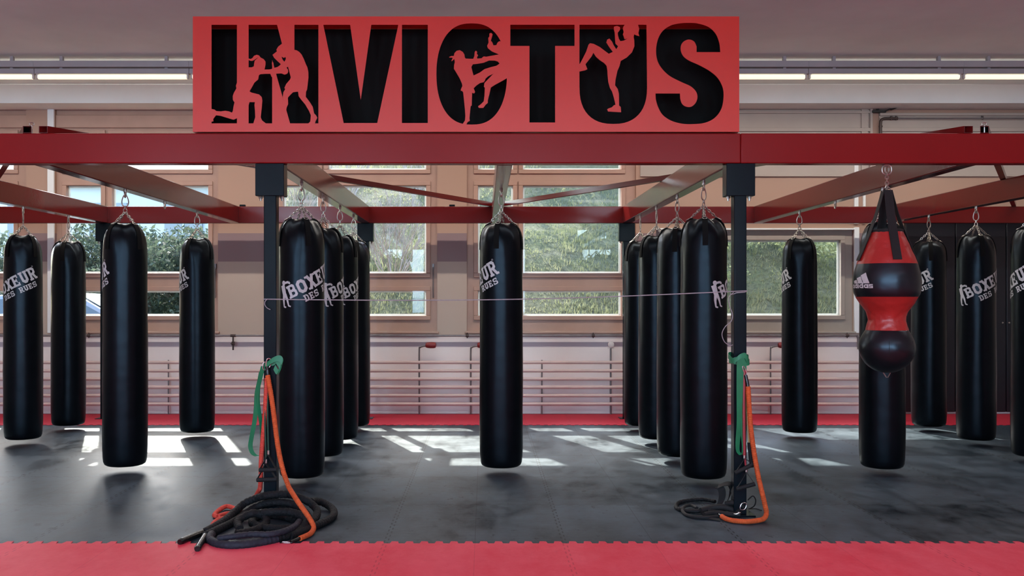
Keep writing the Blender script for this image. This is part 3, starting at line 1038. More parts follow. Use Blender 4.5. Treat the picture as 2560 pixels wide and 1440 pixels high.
for k in range(4):
    a = R(20 + 90 * k) + math.atan2(-UX, UD)
    s, c = math.sin(a), -math.cos(a)
    pts = [(8, 476), (14, 500), (24, 535), (35, 566), (41, 582), (45, 592), (53, 611), (61, 631), (67.5, 645), (69.5, 651)]
    pp = [cU + V((s * (r + 1.6) * KU, c * (r + 1.6) * KU, uz(y))) for r, y in pts]
    MB().ribbon(pp, V((-c, s, 0)) * 21 * KU, 0.004).build('strap', M['web'], ub_)
for k in range(2):
    mb = MB()
    mb.link(cU + V((0, 0, uz(424))), (0, 0, 1), (1, 0, 0) if k else (0.9, 0.3, 0), 24 * KU if k else 16 * KU, 24 * KU if k else 12 * KU, 0.0042, 8, 20)
    mb.build('ring', M['steel'], ub_)
mb = MB()
mb.chain(cU + V((0, 0, uz(432))), cU + V((0, 0, uz(462))), 4, 0.020, 0.0034)
for k in range(4):
    a = R(20 + 90 * k)
    mb.chain(cU + V((0, 0, uz(461))), cU + V((math.sin(a) * 10 * KU, -math.cos(a) * 10 * KU, uz(479))), 2, 0.016, 0.003)
mb.build('chain', M['steel'], ub_)
mb = MB()
mb.tube([cU + V((-9 * KU, 0, uz(931))), cU + V((-2 * KU, -0.004, uz(943))), cU + V((2 * KU, -0.004, uz(943))), cU + V((9 * KU, 0, uz(931)))], 0.0035, 6)
mb.build('bottom_loop', M['steel'], ub_)
# sewn seams of the lower ball
mb = MB()
for a in (R(-18), R(42)):
    pts = []
    for k in range(9):
        z = uz(887 - 36 * k / 8)
        r = ur(z) + 0.0005
        pts.append(cU + V((r * math.sin(a), -r * math.cos(a), z)))
    mb.tube(pts, 0.0016, 5)
mb.build('seam', M['web'], ub_)
# emblem: three slanted bars over a lower-case word
q = []
for i in range(3):
    x0 = 0.012 + i * 0.036
    hgt = (0.024, 0.046, 0.070)[i]
    tip = 0.30 * hgt
    q.append([V((x0, 0.0)), V((x0 + 0.030 + tip * 0.1, 0.0)), V((x0 + 0.024 - tip * 0.9 + 0.004, hgt * 0.96)), V((x0 - tip * 1.0, hgt * 0.72))])
def arc(cx, cy, r, t, a0=0, a1=360, n=12):
    out = []
    for k in range(n):
        a, b = R(a0 + (a1 - a0) * k / n), R(a0 + (a1 - a0) * (k + 1) / n)
        out.append([V((cx + rr * math.cos(t_), cy + rr * math.sin(t_))) for rr, t_ in ((r, a), (r, b), (r - t, b), (r - t, a))])
    return out
xx = -0.012
T, r_ = 0.0075, 0.0125
for ch in 'adidas':
    by = -0.030
    if ch in 'ad':
        q += arc(xx + r_, by + r_, r_, T)
        q.append(rect(xx + 2 * r_ - T, by, xx + 2 * r_ + 0.001, by + (2 * r_ if ch == 'a' else 0.037)))
        xx += 2 * r_ + 0.0035
    elif ch == 'i':
        q += [rect(xx, by, xx + T, by + 2 * r_), rect(xx, by + 0.030, xx + T, by + 0.037)]
        xx += T + 0.003
    else:
        w = 0.019
        q += [rect(xx, by, xx + w, by + 0.006), rect(xx, by + 0.0095, xx + w, by + 0.0155), rect(xx, by + 0.019, xx + w, by + 0.025),
              rect(xx, by + 0.012, xx + 0.006, by + 0.022), rect(xx + w - 0.006, by + 0.003, xx + w, by + 0.013)]
A0 = math.atan2(-UX, UD)
def on_u(u, v):
    z = uz(709) + v
    r = ur(z) + 0.002
    a = A0 + u * 1.3 / 0.20 - R(72)
    return cU + V((r * math.sin(a), -r * math.cos(a), z))
vs, fs = wrap(q, on_u)
e = MB().add(vs, fs).build('logo_print', M['print'], ub_, solid=False)
e['label'] = 'white three-bar emblem with a lower-case word'

# ------------------------------------------------------------------ ropes and bands at the left front post
def P3(l, n=6): return smoothpath([fl(a, b, c) for a, b, c in l], n)
def PD(l, n=6): return smoothpath([at(a, b, c) for a, b, c in l], n)
def ruffle(r, amp, step=3):
    return lambda i: r * (1 + amp * (1 if i % step else -1))
def dense(pts, step=0.006):
    out = [pts[0]]
    for a, b in zip(pts[:-1], pts[1:]):
        n = max(1, int((b - a).length / step))
        for k in range(1, n + 1):
            out.append(a.lerp(b, k / n))
    return out

LX, RX = RAILS[2], RAILS[4]
br = thing('battle_rope', 'thick black sleeved battle rope heaped in loops at the left front post', 'rope', (LX, 5.7, 0))
def strand(l, name, m, r=0.0225):
    return MB().tube(dense(P3(l)), ruffle(r, 0.07, 4), 12).build(name, M[m], br, ang=70)
strand([(512, 1330, .022), (543, 1313, .03), (567, 1297, .04), (590, 1277, .06), (612, 1258, .09), (640, 1246, .12), (665, 1239, .145), (695, 1236, .15), (727, 1237, .14), (753, 1246, .11),
        (776, 1258, .08), (792, 1275, .05), (790, 1293, .03), (775, 1308, .022)], 'rope', 'rope')
strand([(513, 1339, .020), (545, 1324, .021), (580, 1307, .022), (610, 1288, .035), (636, 1270, .06), (664, 1259, .085), (700, 1256, .095), (735, 1262, .085), (758, 1276, .065), (770, 1293, .04), (765, 1310, .022)], 'rope', 'rope')
strand([(776, 1254, .075), (800, 1254, .05), (824, 1266, .03), (835, 1280, .021), (829, 1294, .020), (805, 1308, .020), (778, 1319, .020), (750, 1331, .020), (725, 1340, .020)], 'rope', 'rope')
strand([(530, 1335, .022), (524, 1347, .020), (540, 1358, .020), (572, 1363, .020), (610, 1362, .020), (652, 1356, .020), (692, 1348, .020)], 'rope', 'ropenavy')
strand([(690, 1348, .020), (725, 1337, .022), (752, 1322, .03), (766, 1305, .05), (757, 1290, .07), (725, 1281, .08), (690, 1280, .085), (655, 1282, .08)], 'rope', 'rope')
strand([(545, 1346, .045), (585, 1341, .055), (630, 1336, .055), (672, 1336, .055), (708, 1329, .055), (735, 1317, .055), (748, 1303, .06)], 'rope', 'ropenavy', 0.017)
strand([(600, 1322, .03), (594, 1306, .045), (610, 1292, .065), (637, 1283, .08), (660, 1290, .06), (666, 1305, .035), (650, 1320, .021), (620, 1330, .020), (590, 1335, .020)], 'rope', 'rope')
strand([(655, 1268, .05), (700, 1267, .05), (740, 1283, .03), (765, 1300, .021), (740, 1318, .020), (700, 1322, .020), (655, 1318, .020), (630, 1305, .020), (650, 1290, .02), (700, 1290, .020), (735, 1300, .020)], 'rope', 'rope')
for a in ([(513, 1329, .020), (482, 1341, .019), (452, 1354, .018)], [(515, 1337, .020), (505, 1353, .019), (494, 1371, .018)]):
    h = MB().tube(dense(P3(a)), 0.0185, 12).build('handle', M['grip'], br)
    e0 = fl(*a[2])
    d0 = (fl(*a[2]) - fl(*a[1])).normalized()
    MB().tube([e0 - d0 * 0.004, e0 + d0 * 0.012], lambda i: 0.0195 - 0.004 * i, 12).build('end_cap', M['grip'], h)

def carabiner(parent, c, axis, side, L=0.06, Wd=0.028, r=0.0036, name='carabiner'):
    mb = MB()
    mb.link(c, axis, side, L, Wd, r, 8, 20)
    return mb.build(name, M['chrome'], parent)

orl = thing('elastic_training_rope', 'bright orange elastic rope clipped to the left front post', 'rope', fl(700, 1290))
p = PD([(669, 938, 5.885), (672, 955, 5.88), (678, 990, 5.875), (685, 1040, 5.868), (691, 1090, 5.86), (699, 1140, 5.84), (710, 1185, 5.81)], 8)
p += P3([(722, 1218, .20), (742, 1250, .165), (763, 1280, .11), (778, 1303, .06), (784, 1320, .026), (777, 1333, .018), (762, 1341, .018), (750, 1346, .018)], 8)
MB().tube(dense(p, 0.0028), ruffle(0.0145, 0.07, 4), 10).build('rope', M['orange'], orl, ang=70)
MB().tube(PD([(667, 916, 5.89), (669, 928, 5.89), (670, 945, 5.882)], 4), 0.012, 10).build('cuff', M['grip'], orl)
MB().tube(dense(P3([(751, 1345, .017), (740, 1350, .015), (727, 1355, .012)], 4)), 0.011, 10).build('cuff', M['grip'], orl)
carabiner(orl, at(671, 908, 5.895), (0.1, 0, 1), (1, 0.2, 0))
carabiner(orl, fl(715, 1356, .008), (-1, 0.25, 0), (0.25, 1, 0), 0.055, 0.022)

crl = thing('elastic_training_rope', 'coral red elastic rope running down the left front post to a loop on the mat', 'rope', fl(640, 1280))
p = PD([(667, 945, 5.893), (665, 985, 5.895), (662, 1040, 5.90), (657, 1095, 5.905), (653, 1150, 5.915), (652, 1195, 5.93), (650, 1222, 5.95)], 8)
p += P3([(640, 1240, .09), (622, 1252, .05), (606, 1266, .022), (596, 1277, .018), (583, 1270, .020), (566, 1266, .020), (548, 1275, .018), (536, 1288, .016), (545, 1291, .016)], 8)
MB().tube(dense(p, 0.0028), ruffle(0.0140, 0.07, 4), 10).build('rope', M['coral'], crl, ang=70)
p = P3([(545, 1291, .016), (570, 1284, .014), (588, 1286, .014), (566, 1294, .015), (545, 1300, .016), (533, 1310, .016), (531, 1318, .016)], 8)
MB().tube(dense(p, 0.0028), ruffle(0.0140, 0.07, 4), 10).build('rope', M['coral'], crl, ang=70)
carabiner(crl, at(662, 915, 5.90), (0.05, 0, 1), (1, 0.3, 0), 0.05, 0.022)

gb = thing('resistance_band', 'green flat latex band looped round the left front post with a slack tail', 'resistance band', at(650, 1000, 5.9))
def around(x, yc, h, zf, n=40, ex=0.35):
    pts = []
    for k in range(n + 1):
        t = 2 * PI * k / n
        ct, st = math.cos(t), math.sin(t)
        xx = x + h * math.copysign(abs(ct) ** ex, ct)
        yy = yc + h * math.copysign(abs(st) ** ex, st)
        pts.append(V((xx, yy, zf(ct, st))))
    return pts
MB().ribbon(around(LX, 5.957, 0.0455, lambda c, s: 0.958 + 0.028 * c), V((0, 0, 0.034)), 0.003).build('loop', M['green'], gb)
MB().ribbon(smoothpath([at(662, 918, 5.895), at(678, 903, 5.885), at(696, 896, 5.88), at(705, 903, 5.878), at(704, 915, 5.88), at(697, 930, 5.885)], 6), V((0.010, 0.004, 0.038)), 0.003).build('knot', M['green'], gb)
MB().ribbon(smoothpath([at(690, 900, 5.892), at(700, 915, 5.888), at(694, 930, 5.89), at(686, 918, 5.895)], 6), V((0.012, 0.0, 0.030)), 0.003).build('knot', M['green'], gb)
MB().ribbon(smoothpath([at(658, 915, 5.90), at(653, 935, 5.90), at(648, 955, 5.905), at(642, 985, 5.91), at(640, 1020, 5.915), at(636, 1055, 5.92), at(629, 1092, 5.92), at(626, 1115, 5.92), at(631, 1132, 5.92), at(640, 1139, 5.925), at(649, 1139, 5.93)], 6),
             V((0.024, 0.016, 0.0)), 0.003).build('tail', M['green'], gb)
MB().ribbon(smoothpath([at(652, 930, 5.91), at(647, 960, 5.912), at(645, 1000, 5.92), at(649, 1035, 5.93), at(654, 1070, 5.94), at(655, 1110, 5.94)], 6), V((0.018, 0.018, 0.0)), 0.003).build('tail', M['green'], gb)

def tube_handle(lab, top, joint, gl, gr, d, m, grp=None, r=0.0058):
    t = thing('resistance_tube', lab, 'resistance tube', at(joint[0], joint[1], d), grp)
    MB().tube(PD([(top[0], top[1], d), ((top[0] + joint[0]) / 2 - 1, (top[1] + joint[1]) / 2, d), (joint[0], joint[1], d)], 6), r, 8).build('tube', M[m], t)
    MB().tube([at(joint[0], joint[1] - 2, d), at(joint[0], joint[1] + 8, d)], 0.008, 8).build('ferrule', M['steel'], t)
    j = at(joint[0], joint[1] + 8, d - 0.004)
    a, b = at(gl[0], gl[1], d - 0.02), at(gr[0], gr[1], d - 0.02)
    for q in (a, b):
        MB().ribbon([j, j.lerp(q, 0.5), q], V((0.004, 0.020, 0)), 0.003).build('strap', M['web'], t)
    MB().tube([a, b], 0.0135, 12).build('grip', M['web'], t)
    return t
tube_handle('dark green exercise tube at the left front post, its black grip the upper one', (669, 955), (671, 1128), (648, 1175), (691, 1174), 5.893, 'greentube')
tube_handle('dark olive exercise tube at the left front post, its black grip the lower one', (662, 955), (665, 1150), (642, 1200), (692, 1198), 5.890, 'greentube')

# cord tied across between the two front posts
cd = thing('cord', 'thin grey cord stretched across the bags between the two front posts', 'cord', at(1250, 742, 5.9))
c0, c1_ = at(664, 748, 5.905), at(1866, 727, 5.905)
pts = [c0.lerp(c1_, k / 60) - V((0, 0, 0.028 * math.sin(PI * k / 60))) for k in range(61)]
MB().tube(pts, 0.0036, 6).build('line', M['cord'], cd)
MB().ribbon(around(LX, 5.957, 0.0445, lambda c, s: c0.z), V((0, 0, 0.006)), 0.004).build('loop', M['cord'], cd)
MB().ribbon(around(RX, 5.957, 0.0445, lambda c, s: c1_.z - 0.01 + 0.012 * c), V((0, 0, 0.006)), 0.004).build('loop', M['cord'], cd)
MB().tube(PD([(670, 747, 5.90), (663, 753, 5.895), (662, 762, 5.893), (668, 770, 5.895), (676, 774, 5.90)]), 0.0026, 6).build('tail', M['cord'], cd)
MB().tube(PD([(1834, 731, 5.90), (1822, 744, 5.89), (1824, 765, 5.89), (1831, 785, 5.9), (1828, 803, 5.895), (1813, 817, 5.89), (1805, 835, 5.89), (1811, 854, 5.892), (1824, 863, 5.9), (1832, 862, 5.905)]), 0.0026, 6).build('tail', M['cord'], cd)

# ------------------------------------------------------------------ ropes and bands at the right front post
gb = thing('resistance_band', 'green flat latex band knotted round the right front post, hanging straight down', 'resistance band', at(1850, 1000, 5.9))
MB().ribbon(around(RX, 5.957, 0.052, lambda c, s: 0.985 + 0.012 * c), V((0, 0, 0.034)), 0.0035).build('loop', M['green'], gb)
MB().ribbon(around(RX, 5.957, 0.060, lambda c, s: 0.985 + 0.024 * s - 0.010 * c, ex=0.6), V((0, 0, 0.028)), 0.0035).build('loop', M['green'], gb)
MB().ribbon(smoothpath([at(1836, 905, 5.882), at(1848, 893, 5.872), at(1862, 889, 5.875), at(1868, 900, 5.88)], 6), V((0.006, 0.002, 0.034)), 0.003).build('knot', M['green'], gb)
wv = [V((0.050 - 0.026 * min(1, k / 30), 0.004 + 0.012 * min(1, k / 30), 0)) for k in range(37)]
MB().ribbon(smoothpath([at(1852, 896, 5.878), at(1850, 940, 5.885), at(1849, 1000, 5.888), at(1848, 1060, 5.89), at(1844, 1108, 5.89), at(1845, 1128, 5.89), at(1852, 1137, 5.89)], 6), wv, 0.003).build('tail', M['green'], gb)
MB().ribbon(smoothpath([at(1857, 896, 5.886), at(1857, 950, 5.894), at(1857, 1020, 5.896), at(1858, 1080, 5.896), at(1860, 1115, 5.895), at(1858, 1132, 5.893), at(1852, 1137, 5.89)], 6), wv, 0.003).build('tail', M['green'], gb)

orr = thing('elastic_training_rope', 'bright orange elastic rope clipped to the right front post, curving along the mat', 'rope', fl(1880, 1300))
p = PD([(1870, 966, 5.872), (1872, 1000, 5.868), (1876, 1060, 5.862), (1882, 1110, 5.855), (1889, 1155, 5.84), (1897, 1198, 5.82)], 8)
p += P3([(1906, 1235, .165), (1913, 1265, .09), (1916, 1284, .042), (1909, 1297, .019), (1890, 1302, .017), (1865, 1304, .017), (1835, 1302, .017), (1815, 1297, .017), (1805, 1291, .017)], 8)
MB().tube(dense(p, 0.0028), ruffle(0.0145, 0.07, 4), 10).build('rope', M['orange'], orr, ang=70)
MB().tube(PD([(1864, 938, 5.88), (1867, 952, 5.876), (1870, 968, 5.872)], 4), 0.011, 10).build('cuff', M['grip'], orr)
MB().tube(dense(P3([(1806, 1291, .016), (1800, 1288, .015), (1794, 1285, .013)], 4)), 0.010, 10).build('cuff', M['grip'], orr)
carabiner(orr, at(1862, 928, 5.884), (-0.35, 0, 1), (1, 0.3, 0), 0.066, 0.017)
carabiner(orr, fl(1783, 1282, .010), (-1, 0.1, 0), (0.1, 1, 0), 0.05, 0.024)

t = tube_handle('red exercise tube hanging at the right front post beside the green band', (1861, 925), (1861, 1138), (1838, 1182), (1884, 1160), 5.892, 'redtube', r=0.0095)
t2 = tube_handle('short dark red exercise tube lowest on the right front post', (1863, 1146), (1866, 1172), (1842, 1222), (1887, 1210), 5.885, 'redtube')

M['yellowtube'] = mat('pale yellow latex tube', (0.50, 0.38, 0.14), 0.4, var=0.1)
yt = thing('resistance_tube', 'pale yellow exercise tube behind the orange rope at the right front post', 'resistance tube', at(1873, 1110, 5.90))
MB().tube(PD([(1868, 960, 5.905), (1868, 1030, 5.905), (1871, 1080, 5.90), (1873, 1108, 5.90)], 6), 0.006, 8).build('tube', M['yellowtube'], yt)
MB().tube(PD([(1873, 1106, 5.90), (1876, 1135, 5.90), (1880, 1168, 5.90)], 4), 0.013, 10).build('grip', M['web'], yt)

hs = thing('harness', 'black webbing training harness with steel rings heaped at the right front post', 'harness', fl(1800, 1285))
def hstrap(l, w, nm='strap', th=0.004):
    MB().ribbon(P3(l, 6), w, th).build(nm, M['web'], hs)
MB().tube(dense(P3([(1788, 1254, .02), (1760, 1249, .018), (1725, 1251, .016), (1698, 1256, .014), (1690, 1266, .013), (1700, 1274, .013), (1725, 1278, .013), (1760, 1276, .02), (1790, 1266, .03)])), ruffle(0.0125, .06, 4), 10).build('rope_loop', M['rope'], hs)
MB().tube(dense(P3([(1742, 1270, .02), (1728, 1263, .020), (1712, 1266, .018), (1706, 1275, .014), (1714, 1286, .012), (1735, 1292, .012), (1765, 1294, .013), (1795, 1291, .014)])), 0.011, 10).build('rope_loop', M['web'], hs)
hstrap([(1795, 1217, .16), (1803, 1222, .15), (1806, 1236, .115), (1803, 1252, .075), (1794, 1266, .045), (1778, 1276, .02)], V((0.046, 0.012, 0.010)))
hstrap([(1795, 1217, .16), (1812, 1210, .18), (1826, 1211, .18), (1826, 1228, .13), (1822, 1246, .08), (1812, 1262, .04)], V((0.020, 0.03, 0.02)))
hstrap([(1826, 1211, .18), (1834, 1230, .13), (1840, 1252, .08), (1850, 1268, .04)], V((0.040, 0.015, 0.0)))
hstrap([(1770, 1280, .02), (1800, 1272, .03), (1830, 1266, .045), (1856, 1258, .07)], V((0.010, 0.04, 0.025)))
hstrap([(1745, 1290, .012), (1775, 1296, .010), (1800, 1300, .008)], V((0.0, 0.03, 0.006)))
MB().tube(dense(P3([(1752, 1277, .022), (1780, 1270, .034), (1808, 1268, .042), (1832, 1274, .03), (1852, 1281, .022)])), 0.020, 12).build('pad', M['web'], hs)
MB().tube(dense(P3([(1760, 1287, .018), (1790, 1283, .018), (1822, 1286, .018), (1850, 1287, .018)])), 0.017, 12).build('pad', M['web'], hs)
MB().tube(dense(P3([(1815, 1260, .06), (1835, 1257, .075), (1852, 1262, .065), (1862, 1274, .035)])), 0.018, 12).build('pad', M['web'], hs)
MB().tube(P3([(1870, 1250, .10), (1882, 1240, .13), (1889, 1250, .10), (1886, 1264, .06), (1874, 1272, .03)]), 0.004, 6).build('lace', M['web'], hs)
MB().tube(P3([(1872, 1272, .02), (1890, 1272, .008), (1904, 1276, .006)]), 0.004, 6).build('lace', M['web'], hs)
carabiner(hs, fl(1858, 1266, .07), (0.3, 0.1, 1), (1, 0.2, 0), 0.046, 0.040, 0.003, 'ring')
carabiner(hs, fl(1843, 1283, .030), (1, 0, 0.25), (0, 1, 0.1), 0.040, 0.016, 0.003, 'ring')

# ------------------------------------------------------------------ along the window wall
rad = thing('pipe_radiator', 'long low radiator of six horizontal pink pipes under the windows', 'radiator', (-0.5, 11.02, 0))
xl, xr = -7.0, (2168 - CX) * 10.98 / FOC
for py in (906, 927, 947.5, 968, 989, 1010):
    z = EYE - (py - CY) * 10.98 / FOC
    MB().tube([(xl, 10.985, z), (xr, 10.985, z)], 0.0185, 12).build('pipe', M['pipe'], rad)
for px, kind in ((1048, 'v'), (1177, 'v'), (1527, 'w'), (1927, 'v'), (420, ''), (40, ''), (1355, '')):
    x = (px - CX) * 11.02 / FOC
    zt = EYE - (868 - CY) * 11.02 / FOC
    zb = EYE - (1030 - CY) * 11.02 / FOC
    mb = MB()
    if kind == 'v':
        mb.tube(smoothpath([(x, 11.03, 0.006), (x, 11.03, 0.4), (x, 11.03, zt - 0.04), (x + 0.012, 11.02, zt - 0.004), (x + 0.05, 11.01, zt + 0.012), (x + 0.10, 11.00, zt + 0.02)], 6), 0.0095, 8)
    elif kind == 'w':
        mb.tube([(x, 11.03, 0.006), (x, 11.03, zt)], 0.011, 8)
    else:
        mb.tube([(x, 11.035, 0.006), (x, 11.035, EYE - (900 - CY) * 11.02 / FOC)], 0.008, 8)
    st_ = mb.build('riser', M['greypipe'], rad)
    if kind == 'v':
        prof = [(0.012, 0), (0.026, 0.004), (0.034, 0.025), (0.037, 0.06), (0.036, 0.095), (0.030, 0.118), (0.012, 0.124)]
        v = MB().lathe(prof, (0, 0, 0), 10)
        v.v = [V((x + 0.075 + p.z, 10.995 + p.x, zt + 0.025 + p.y)) for p in v.v]
        v.build('valve', M['valve'], rad)
    elif kind == 'w':
        prof = [(0.014, 0), (0.034, 0.006), (0.038, 0.03), (0.034, 0.06), (0.020, 0.066)]
        v = MB().lathe(prof, (0, 0, 0), 16)
        v.v = [V((x + p.x, 11.03 - p.z, zt + 0.03 + p.y)) for p in v.v]
        v.build('knob', M['white'], rad)
        MB().box(x - 0.035, x + 0.035, 11.02, 11.045, zt - 0.015, zt - 0.004).build('collar', M['white'], rad)

wp = thing('water_pipe', 'thin dark pipe running along the wall just below the window sills', 'pipe', (-0.4, 11.04, 0.93))
PZ = EYE - (839 - CY) * 11.04 / FOC
def pxs(px, d=11.04): return (px - CX) * d / FOC
MB().tube([(-7.2, 11.04, PZ), (pxs(2142), 11.04, PZ), ], 0.0125, 10).build('pipe', M['greypipe'], wp)
MB().tube([(pxs(2142), 11.04, PZ + 0.004), (pxs(2146), 11.045, PZ - 0.03), (pxs(2147), 11.05, PZ - 0.16)], 0.014, 10).build('elbow', M['greypipe'], wp)
for px in (222, 1168, 1483, 2118):
    mb = MB()
    mb.tube([(pxs(px) - 0.018, 11.04, PZ), (pxs(px) + 0.018, 11.04, PZ)], 0.017, 10)
    mb.tube([(pxs(px), 11.04, PZ - 0.03), (pxs(px), 11.04, PZ + 0.034)], 0.006, 8)
    mb.tube([(pxs(px), 11.04, PZ), (pxs(px), 11.096, PZ)], 0.006, 8)
    mb.build('clip', M['darkpipe'], wp)
tp = MB()
tx = pxs(583)
tp.tube([(tx - 0.03, 11.04, PZ), (tx + 0.03, 11.04, PZ)], 0.017, 10)
tp.tube([(tx, 11.04, PZ), (tx, 11.035, PZ - 0.07)], 0.010, 8)
tp.tube([(tx, 11.035, PZ - 0.07), (tx, 11.035, PZ - 0.115)], 0.019, 8)
tp.tube([(tx, 11.035, PZ - 0.115), (tx, 11.035, PZ - 0.17)], 0.010, 8)
tp.tube([(tx - 0.024, 11.02, PZ - 0.092), (tx + 0.024, 11.02, PZ - 0.092)], 0.007, 8)
tp.build('tap', M['darkpipe'], wp)

cp = thing('conduit_pipe', 'thin grey pipe with a dark elbow high on the wall at the upper right', 'pipe', (pxs(2203), 11.05, 3.2))
zc = EYE - (296 - CY) * 11.05 / FOC
x = pxs(2203)
MB().tube([(x + 0.10, 11.055, zc), (7.2, 11.055, zc)], 0.010, 8).build('pipe', M['greypipe'], cp)
MB().tube(smoothpath([(x + 0.20, 11.055, zc), (x + 0.09, 11.055, zc), (x + 0.03, 11.055, zc - 0.005), (x, 11.055, zc - 0.04), (x, 11.055, zc - 0.18)], 5), 0.017, 10).build('elbow', M['darkpipe'], cp)
MB().tube([(x, 11.055, zc - 0.18), (x, 11.055, zc - 0.60)], 0.013, 10).build('pipe', M['darkpipe'], cp)
mb = MB()
for px in (2230, 2242):
    mb.tube([(pxs(px), 11.055, zc - 0.02), (pxs(px), 11.055, zc + 0.028)], 0.012, 8)
mb.tube([(x, 11.055, zc - 0.10), (x, 11.055, zc - 0.085)], 0.022, 10)
mb.tube([(pxs(2458), 11.055, zc - 0.014), (pxs(2458), 11.055, zc + 0.034)], 0.010, 8)
mb.tube([(pxs(2458), 11.055, zc), (pxs(2458), 11.096, zc)], 0.006, 8)
mb.build('clip', M['darkpipe'], cp)

wo = thing('window_opener', 'black lever catch jutting out from the wall top at the upper right', 'window opener', at(2195, 275, 11.05))
p0 = at(2180, 278, 11.05)
MB().box(p0.x, p0.x + 0.16, 11.03, 11.07, p0.z - 0.018, p0.z + 0.010).build('bracket', M['black'], wo, bevel=0.004)
mb = MB()
q = at(2194, 268, 11.05)
mb.tube([q - V((0, 0, 0.03)), q + V((0, 0, 0.03))], 0.016, 10)
mb.tube([q + V((-0.03, 0, 0.022)), q + V((0.035, 0, 0.022))], 0.009, 8)
mb.build('knob', M['black'], wo)
mb = MB()
mb.tube([at(2208, 279, 11.04), at(2228, 272, 11.02)], 0.008, 8)
mb.tube([at(2226, 272, 11.02), at(2248, 264, 11.0)], 0.021, 10)
mb.build('lever', M['black'], wo)

for i, (a, b, lab) in enumerate(((2264, 2389, 'dark navy wall panel directly right of the uppercut bag'), (2389.6, 2516, 'dark navy wall panel second from the right green window'),
                                 (2516.6, 2643, 'dark navy wall panel at the right edge of the photo'))):
    x0, x1 = pxs(a, 11.05), pxs(b, 11.05)
    n = thing('wall_panel', lab, 'wall panel', ((x0 + x1) / 2, 11.07, 0.03), 'dark panels on the far wall')
    z1 = EYE - (545 - CY) * 11.05 / FOC
    MB().box(x0, x1 - 0.004, YW - 0.05, YW - 0.002, 0.03, z1).build('board', M['navy'], n, bevel=0.008)
    if i:
        kx = x1 - 0.045 if i == 1 else x0 + 0.03
        MB().tube([(kx, YW - 0.056, 1.08), (kx, YW - 0.048, 1.08)], 0.010, 10).build('knob', M['steel'], n)

# ------------------------------------------------------------------ fluorescent lamp row under the ceiling
M['tube'] = emit('lit fluorescent tube', (1.0, 0.89, 0.60), 1.08)
LYS = 9.5
lampx = [-2.98 + 1.56 * k for k in range(-3, 6)]
LAMP_LAB = ['second fluorescent lamp left of the sign', 'fluorescent lamp at the left edge of the photo', 'x']
for i, x0 in enumerate(lampx):
    x1 = x0 + 1.56
    n = thing('ceiling_lamp', 'l', 'ceiling lamp', ((x0 + x1) / 2, LYS, 3.60), 'fluorescent lamps in a row along the ceiling')
    MB().box(x0, x1, LYS - 0.05, LYS + 0.05, 3.694, 3.757).build('rail', M['lamp_body'], n, bevel=0.004)
    MB().box(x0 + 0.002, x1 - 0.002, LYS - 0.035, LYS + 0.035, 3.63, 3.682).build('housing', M['lamp_body'], n, bevel=0.004)
    mb = MB()
    for k in (0.25, 1.31):
        mb.box(x0 + k, x0 + k + 0.03, LYS - 0.02, LYS + 0.02, 3.757, ZC)
        mb.box(x0 + k, x0 + k + 0.03, LYS - 0.02, LYS + 0.02, 3.682, 3.694)
    mb.build('bracket', M['lamp_body'], n)
    mb = MB()
    for k in (0.012, 1.52):
        mb.box(x0 + k, x0 + k + 0.028, LYS - 0.014, LYS + 0.014, 3.585, 3.632)
    mb.build('socket', M['white'], n)
    MB().tube([(x0 + 0.03, LYS, 3.604), (x1 - 0.03, LYS, 3.604)], 0.0245, 14).build('tube', M['tube'], n)
    if x1 < -4.4:
        n['label'] = 'lit fluorescent lamp of the ceiling row cut off by the left edge of the photo'
    elif x1 < -2.9:
        n['label'] = 'lit fluorescent lamp of the ceiling row ending at the left side of the sign'
    elif x0 > 4.7:
        n['label'] = 'lit fluorescent lamp of the ceiling row cut off by the right edge of the photo'
    elif x0 > 3.2:
        n['label'] = 'lit fluorescent lamp of the ceiling row above the black lever at the upper right'
    elif x0 > 1.6:
        n['label'] = 'lit fluorescent lamp of the ceiling row starting behind the right side of the sign'
    else:
        n['label'] = 'fluorescent lamp of the ceiling row hidden behind the gym sign'

# ------------------------------------------------------------------ outside
def sstep(a, b, x):
    t = min(1, max(0, (x - a) / (b - a)))
    return t * t * (3 - 2 * t)
def ground(x, y):
    right = 0.35 + max(0, y - 12.8) * 0.56
    left = 0.0 + max(0, y - 20.5) * 0.13
    t = sstep(-0.30, -0.20, x / y)
    z = left * (1 - t) + right * t
    n = noise.noise(V((x * 0.35, y * 0.35, 0))) * 0.5 + noise.noise(V((x * 1.1, y * 1.1, 3))) * 0.22 + noise.noise(V((x * 3, y * 3, 9))) * 0.07
    return z + n * t * min(1, max(0, (y - 12.5) / 4)) - 0.02
def hill_mat():
    m = bpy.data.materials.new('rough grassy hillside')
    m.use_nodes = True
    g = G(m)
    b = g.n['Principled BSDF']
    b.inputs['Roughness'].default_value = 0.95
    b.inputs['Specular IOR Level'].default_value = 0.1
    p = g.pos()
    f1 = g.ramp(g.noise(p, 0.5, 4), 0.35, 0.65)
    f2 = g.ramp(g.noise(p, 3.0, 6, 0.7), 0.35, 0.68)
    f3 = g.ramp(g.noise(p, 14.0, 5, 0.7), 0.40, 0.66)
    c = g.mix(f1, (0.13, 0.155, 0.075, 1), (0.21, 0.22, 0.125, 1))
    c = g.mix(g.math('MULTIPLY', f2, 0.6), c, (0.23, 0.22, 0.165, 1))
    c = g.mix(g.math('MULTIPLY', f3, 0.65), c, (0.05, 0.06, 0.035, 1))
    g.l.new(c, b.inputs['Base Color'])
    g.l.new(g.bump(g.noise(p, 9, 6, 0.7), 1.0, 0.25), b.inputs['Normal'])
    return m
M['hill'] = hill_mat()
mb = MB()
nx, ny = 150, 90
vs = []
